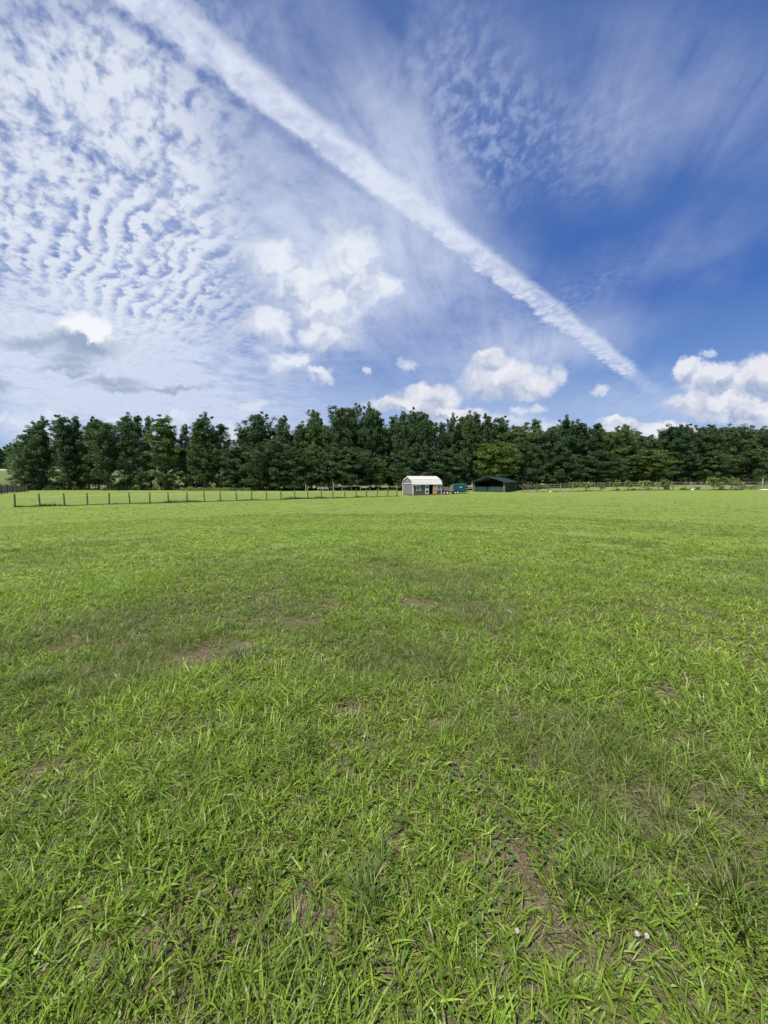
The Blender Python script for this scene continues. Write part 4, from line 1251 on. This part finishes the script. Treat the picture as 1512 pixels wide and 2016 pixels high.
def rail_fence(name, pxs, Yf, label, tops=(1.05, .62), h_=1.35, mat=None, w=.13, rail=(.05, .13), cat='fence'):
    pts = [at(px, Yf(px)) for px in pxs]; off = Vector(pts[0]); t = empty(name, off); tag(t, label, cat)
    for p in pts: post_mb(p - off, h_ + rf_.uniform(-.08, .1), w, rf_, .03).build('post', M_woodg if rf_.random() < .5 else M_wood, t)
    for zz_ in tops:
        for a, b in zip(pts[:-1], pts[1:]):
            mb = MB(); q0 = a - off + Vector((0, -.08, zz_ + rf_.uniform(-.02, .02))); q1 = b - off + Vector((0, -.08, zz_ + rf_.uniform(-.02, .02)))
            mb.bar(q0, q1, rail[0], rail[1]); mb.build('rail', mat or M_board, t)
    return t
rail_fence('rail_fence', list(np.arange(656, 800, 18.0)), lambda px: 84 - (px - 656) * .02, 'pale top-railed fence at the foot of the wood left of the shed', tops=(1.12,), h_=1.3, mat=M_boardl, rail=(.06, .06))
rail_fence('rail_fence', [893, 905, 918, 931], lambda px: 83.5, 'short board fence seen between the teal trailer and the shelter', mat=M_boardl, rail=(.05, .15), tops=(1.12, .66))
rail_fence('rail_fence', [1022, 1053, 1084, 1112, 1140, 1170, 1200, 1230, 1262, 1292, 1322, 1350, 1380, 1412, 1444, 1476, 1501, 1530], lambda px: 87.5 - max(0, px - 1250) * .018, 'dark board fence far behind the saplings on the right', tops=(1.12, .70), rail=(.05, .11))

def picket_fence():
    a = at(-30, 44.5); b = at(53, 82)
    off = Vector(a); t = empty('picket_fence', off); tag(t, 'weathered grey picket fence climbing to the left edge of the field', 'fence')
    n = 8
    for i in range(n + 1):
        q = a.lerp(b, i / n); q.z = gz(q.x, q.y); post_mb(q - off, 1.35, .12, rf_).build('post', M_wood, t)
    for i in range(n):
        mb = MB()
        for k in range(26):
            q = a.lerp(b, (i + (k + .5) / 26) / n); q.z = gz(q.x, q.y); mb.box(q - off + Vector((-.03, 0, .62 + rf_.uniform(-.03, .03))), (.02, .10, 1.14), Matrix.Rotation(.72, 3, 'Z'))
        mb.build('picket_panel', M_board, t)
picket_fence()

# odd poles and the low white panel by the wood
def pole(px, Y, h_, r_, label):
    p = at(px, Y); mb = MB(); mb.tube([(0, 0, -.1), (.01, 0, h_ * .5), (0, 0, h_)], [r_, r_, r_ * .9], 8); mb.tube([(0, 0, h_), (0, 0, h_ + .03)], [r_ * 1.2, r_ * .6], 8)
    o = mb.build('pole', M_boardl, None); o.location = p; tag(o, label, 'pole', 'bare poles at the edge of the wood')
pole(602, 84, 1.6, .085, 'pale square-topped pole at the wood edge left of the white panel')
pole(605.8, 83, 1.0, .07, 'shorter grey pole directly beside the pale pole left of the white panel')
pole(656.5, 83, 1.75, .08, 'tall grey pole at the wood edge right of the white panel')
pole(1501, 74, 1.9, .10, 'grey pole near the right edge of the field')

p = at(625, 84.5)
t = empty('feed_rack', p, R(-3)); tag(t, 'low white pipe frame standing at the wood edge between the poles', 'frame')
w_ = 2.35
for zz_, nm in ((.86, 'rail'), (.55, 'rail')):
    mb = MB(); mb.box((w_ / 2, 0, zz_), (w_, .05, .09)); mb.build(nm, M_plasticw, t)
for x in (.03, w_ / 2, w_ - .03):
    mb = MB(); mb.box((x, .05, .43), (.06, .05, .94)); mb.build('leg', M_plasticw, t)

# path and gravel strips
def strip(name, pts, w0, mat, lift=.02):
    vs = []; 
    P2 = [Vector(q) for q in pts]
    fs = []
    for i, q in enumerate(P2):
        d = (P2[min(i + 1, len(P2) - 1)] - P2[max(i - 1, 0)]).normalized(); nn = Vector((-d.y, d.x))
        for k in range(5):
            e = q + nn * w0 * (k / 4 - .5) * (1 + .25 * math.sin(i * 2.1 + k)); vs.append((e.x, e.y, gz(e.x, e.y) + lift))
    for i in range(len(P2) - 1):
        for k in range(4): fs.append((i * 5 + k, i * 5 + k + 1, (i + 1) * 5 + k + 1, (i + 1) * 5 + k))
    me = bpy.data.meshes.new(name); me.from_pydata(vs, [], fs); me.materials.append(mat); o = bpy.data.objects.new(name, me); COL.objects.link(o); tag(o, kind='structure')
M_gravel = plain('pale_gravel', (.46, .42, .35), .95, .1, .35, 1.2)
M_dirt = plain('bare_dirt', (.26, .19, .13), .95, .1, .35, 1.0)
strip('gravel_path', [(89 + i * 3.0, 113 - i * .2) for i in range(28)], 9.0, M_gravel, .05)
strip('dirt_path', [(-50.5 - i * 2.2, 44 + i * 2.9) for i in range(13)], 1.7, M_dirt, .03)

# ------------------------------------------------------------------ saplings along the right fence
def sapling_mesh(seed, wide, hgt):
    rg = np.random.default_rng(seed); mb = MB(); cc, cr = [], []
    mb.tube([(0, 0, -.05), (.02, .01, hgt * .3), (0, 0, hgt * .7)], [.035, .028, .012], 6)
    for i in range(15):
        a = i * 2.4 + rg.uniform(-.4, .4); t0 = hgt * rg.uniform(.15, .55); rr_ = wide * rg.uniform(.25, .62); t1 = t0 + hgt * rg.uniform(.22, .42)
        q = np.array((math.cos(a) * rr_, math.sin(a) * rr_, min(t1, hgt))); mb.tube([(0, 0, t0), (q[0] * .5, q[1] * .5, (t0 + q[2]) / 2 + .04), tuple(q)], [.015, .011, .005], 4)
        for f in (.55, .8, 1.0): cc.append(np.array((q[0] * f, q[1] * f, t0 + (q[2] - t0) * f))); cr.append(rg.uniform(.12, .24))
    cc.append(np.array((0, 0, hgt * .93))); cr.append(.16)
    return mb, leaf_cloud(np.array(cc), np.array(cr), .9, 70, .10, rg.normal(1, .15, len(cc)), seed)
SAP = []
for sd, wd in ((3, 1.3), (4, 1.1), (5, 1.45)):
    mb, (V_, F_, S_, C_) = sapling_mesh(sd, wd, 1.8)
    t = empty('sapling', (0, 0, 0)); mb.build('stem', M_bark, t); np_mesh('foliage', V_, F_, S_, M_leaf, t, C_); SAP.append([t, False])
SK_ = {r_[0]: list(r_[0].children) for r_ in SAP}
for i, (px, hh, ww, kk, c_, lb) in enumerate([
    (1128, 1.75, 1.1, 0, (2.3, 2.0, 1.6), 'pale sapling nearest to the shelter, first in the row along the right fence'),
    (1154, 1.65, 1.2, 1, (2.2, 1.9, 1.6), 'spreading sapling, second in the row right of the shelter'),
    (1184, 1.60, .85, 2, (1.9, 1.8, 1.6), 'narrow grey-green sapling, third in the row right of the shelter'),
    (1214, 1.95, .85, 1, (2.0, 1.9, 1.3), 'upright sapling leaning right, fourth in the row right of the shelter'),
    (1237.5, 1.75, 1.0, 0, (2.4, 2.0, 1.2), 'yellowish sapling, fifth in the row right of the shelter'),
    (1270, 1.75, 1.2, 2, (2.3, 2.0, 1.2), 'spreading yellow-green sapling just left of the row\'s middle gap'),
    (1309, 1.75, 1.3, 1, (1.8, 1.7, 1.2), 'darker sapling in front of the olive-yellow tree'),
    (1405, 2.15, 1.35, 2, (2.2, 2.1, 1.3), 'largest rounded sapling, left of the two big ones near the right end'),
    (1440, 2.00, 1.4, 0, (2.1, 1.9, 1.3), 'big spreading sapling, right of the two big ones near the right end')]):
    rec = SAP[kk]; o = rec[0] if not rec[1] else copy_tree(rec[0], {rec[0]: SK_[rec[0]]})[0]; rec[1] = True
    p = at(px, right_Y(px) + 1.4); o.location = p; o.rotation_euler = (0, 0, i * 1.3); o.scale = (ww * 1.15, ww * 1.15, hh / 1.7); o.color = (*c_, 1)
    tag(o, lb, 'sapling', 'saplings planted along the right fence')
for c in list(COL.objects):
    if c.parent and c.name.startswith('foliage'): c.color = c.parent.color

def bush(px, Y, r_, hh, c_, label, seed, name='shrub'):
    rg = np.random.default_rng(seed); n = 16
    cc = np.stack([rg.normal(0, r_ * .45, n), rg.normal(0, r_ * .35, n), rg.uniform(.1, .85, n) * hh], 1)
    V_, F_, S_, C_ = leaf_cloud(cc, rg.uniform(.3, .5, n) * r_, .85, 46, .10, rg.normal(1, .15, n), seed)
    o = np_mesh(name, V_, F_, S_, M_leaf, None, C_); p = at(px, Y); o.location = p; o.color = (*c_, 1)
    tag(o, label, 'shrub', 'small shrubs along the right fence')
bush(1216, 72, .40, .5, (1.6, 1.5, 1.2), 'tiny shrub at the foot of the upright fourth sapling', 1)
bush(1248, 70.5, .32, .45, (1.2, 1.2, 1.0), 'tiny dark shrub between the yellowish and the spreading sapling', 2)
bush(1277, 69.8, .45, .42, (1.5, 1.4, 1.1), 'flat low shrub right of the spreading yellow-green sapling', 3)
bush(1312, 70.5, .5, .75, (1.0, 1.1, .9), 'small dark bush under the darker sapling', 4)
bush(1345, 68, .5, .55, (1.7, 1.6, 1.2), 'low shrub left of the white scrap by the fence', 5)
bush(1374, 67.5, .4, .55, (1.3, 1.3, 1.0), 'low shrub right of the white scrap by the fence', 6)
bush(1419, 65, .5, .8, (1.2, 1.2, 1.0), 'dark bush between the two big saplings', 7)
bush(1452, 67, .9, 1.1, (1.25, 1.1, 1.1), 'brownish bush just left of the thick end post', 8)
bush(1470, 66.5, .9, 1.15, (1.2, 1.05, 1.1), 'brownish bush just right of the thick end post', 9)
bush(1487, 68, 1.0, 1.0, (1.5, 1.4, 1.2), 'wide low bush right of the fence end', 10)
bush(1506, 68, 1.2, 1.2, (1.6, 1.6, 1.3), 'grey-green bush at the right edge beyond the white sheet', 11)
bush(1497, 80, 1.3, 3.2, (1.6, 1.7, 1.4), 'taller pale bush rising behind the board fence at the right edge', 12)
bush(8, 66, 1.5, 2.2, (.8, .9, .9), 'dark bush behind the picket fence at the left edge', 13)

# scraps by the fence
def scrap(px, Y, d, mat, label, name, cat='scrap', rz=.3):
    p = at(px, Y); rg = np.random.default_rng(int(px)); mb = MB(); n = 6
    vs, fs = [], []
    for i in range(n + 1):
        for k in range(n + 1):
            vs.append((d[0] * (i / n - .5), d[1] * (k / n - .5), d[2] * (.35 + .65 * rg.random()) * (0.15 + math.sin(math.pi * i / n) * math.sin(math.pi * k / n)) + .03))
    for i in range(n):
        for k in range(n): a = i * (n + 1) + k; fs.append((a, a + 1, a + n + 2, a + n + 1))
    mb.add(vs, fs); o = mb.build(name, mat); o.location = p; o.rotation_euler = (0, 0, rz); tag(o, label, cat)
    md = o.modifiers.new('thickness', 'SOLIDIFY'); md.thickness = .015
scrap(1084, 75.0, (.55, .4, .18), M_plasticw, 'crumpled white scrap at the foot of the fence right of the shelter', 'plastic_scrap')
scrap(1364, 66.0, (.55, .45, .26), M_plasticw, 'white scrap lying in the weeds below the wide fence gap', 'plastic_scrap')
scrap(1359, 67.2, (.5, .4, .75), plain('tan_burlap', (.50, .40, .24), .9, .1, .2, 6), 'tan sack standing just behind the white scrap by the fence', 'feed_sack', 'sack')
scrap(1506, 63.5, (2.1, .8, .22), M_plasticw, 'white sheet lying on the grass at the right edge of the field', 'plastic_sheet', 'sheet')

# longer grass and weeds left standing under the fences
def weeds(pts, label, seed, n_per, L0, L1, col):
    rg = np.random.default_rng(seed); pl = Pile(); X_, Y_ = [], []
    for a, b in zip(pts[:-1], pts[1:]):
        m_ = int(n_per * (b - a).length); t_ = rg.random(m_)
        X_.append(a.x + (b.x - a.x) * t_ + rg.normal(0, .10, m_)); Y_.append(a.y + (b.y - a.y) * t_ + rg.normal(0, .12, m_))
    x, y = np.concatenate(X_), np.concatenate(Y_); m_ = len(x)
    L = rg.uniform(L0, L1, m_) * (.35 + 1.2 * vn(x, y, .8, seed) ** 2)
    c = np.array(col) * rg.uniform(.6, 1.3, (m_, 1)); dry = rg.random(m_) < .12; c = np.where(dry[:, None], np.array((.26, .20, .10)), c)
    pl.add(*blades(np.stack([x, y, ground_z(x, y) - .01], 1), L, rg.uniform(.012, .03, m_), rg.uniform(0, 6.3, m_), rg.uniform(0, .5, m_), rg.uniform(.2, 1.1, m_), rg.normal(0, .5, m_), c, 3))
    tag(pl.build('fence_weeds', M_blade), label, 'weeds', kind='stuff')
weeds(LF, 'untrimmed dark grass and weeds under the long left fence', 3, 260, .10, .38, (.075, .115, .035))
weeds(RF, 'untrimmed dark grass and weeds under the right fence', 4, 200, .12, .42, (.070, .110, .035))
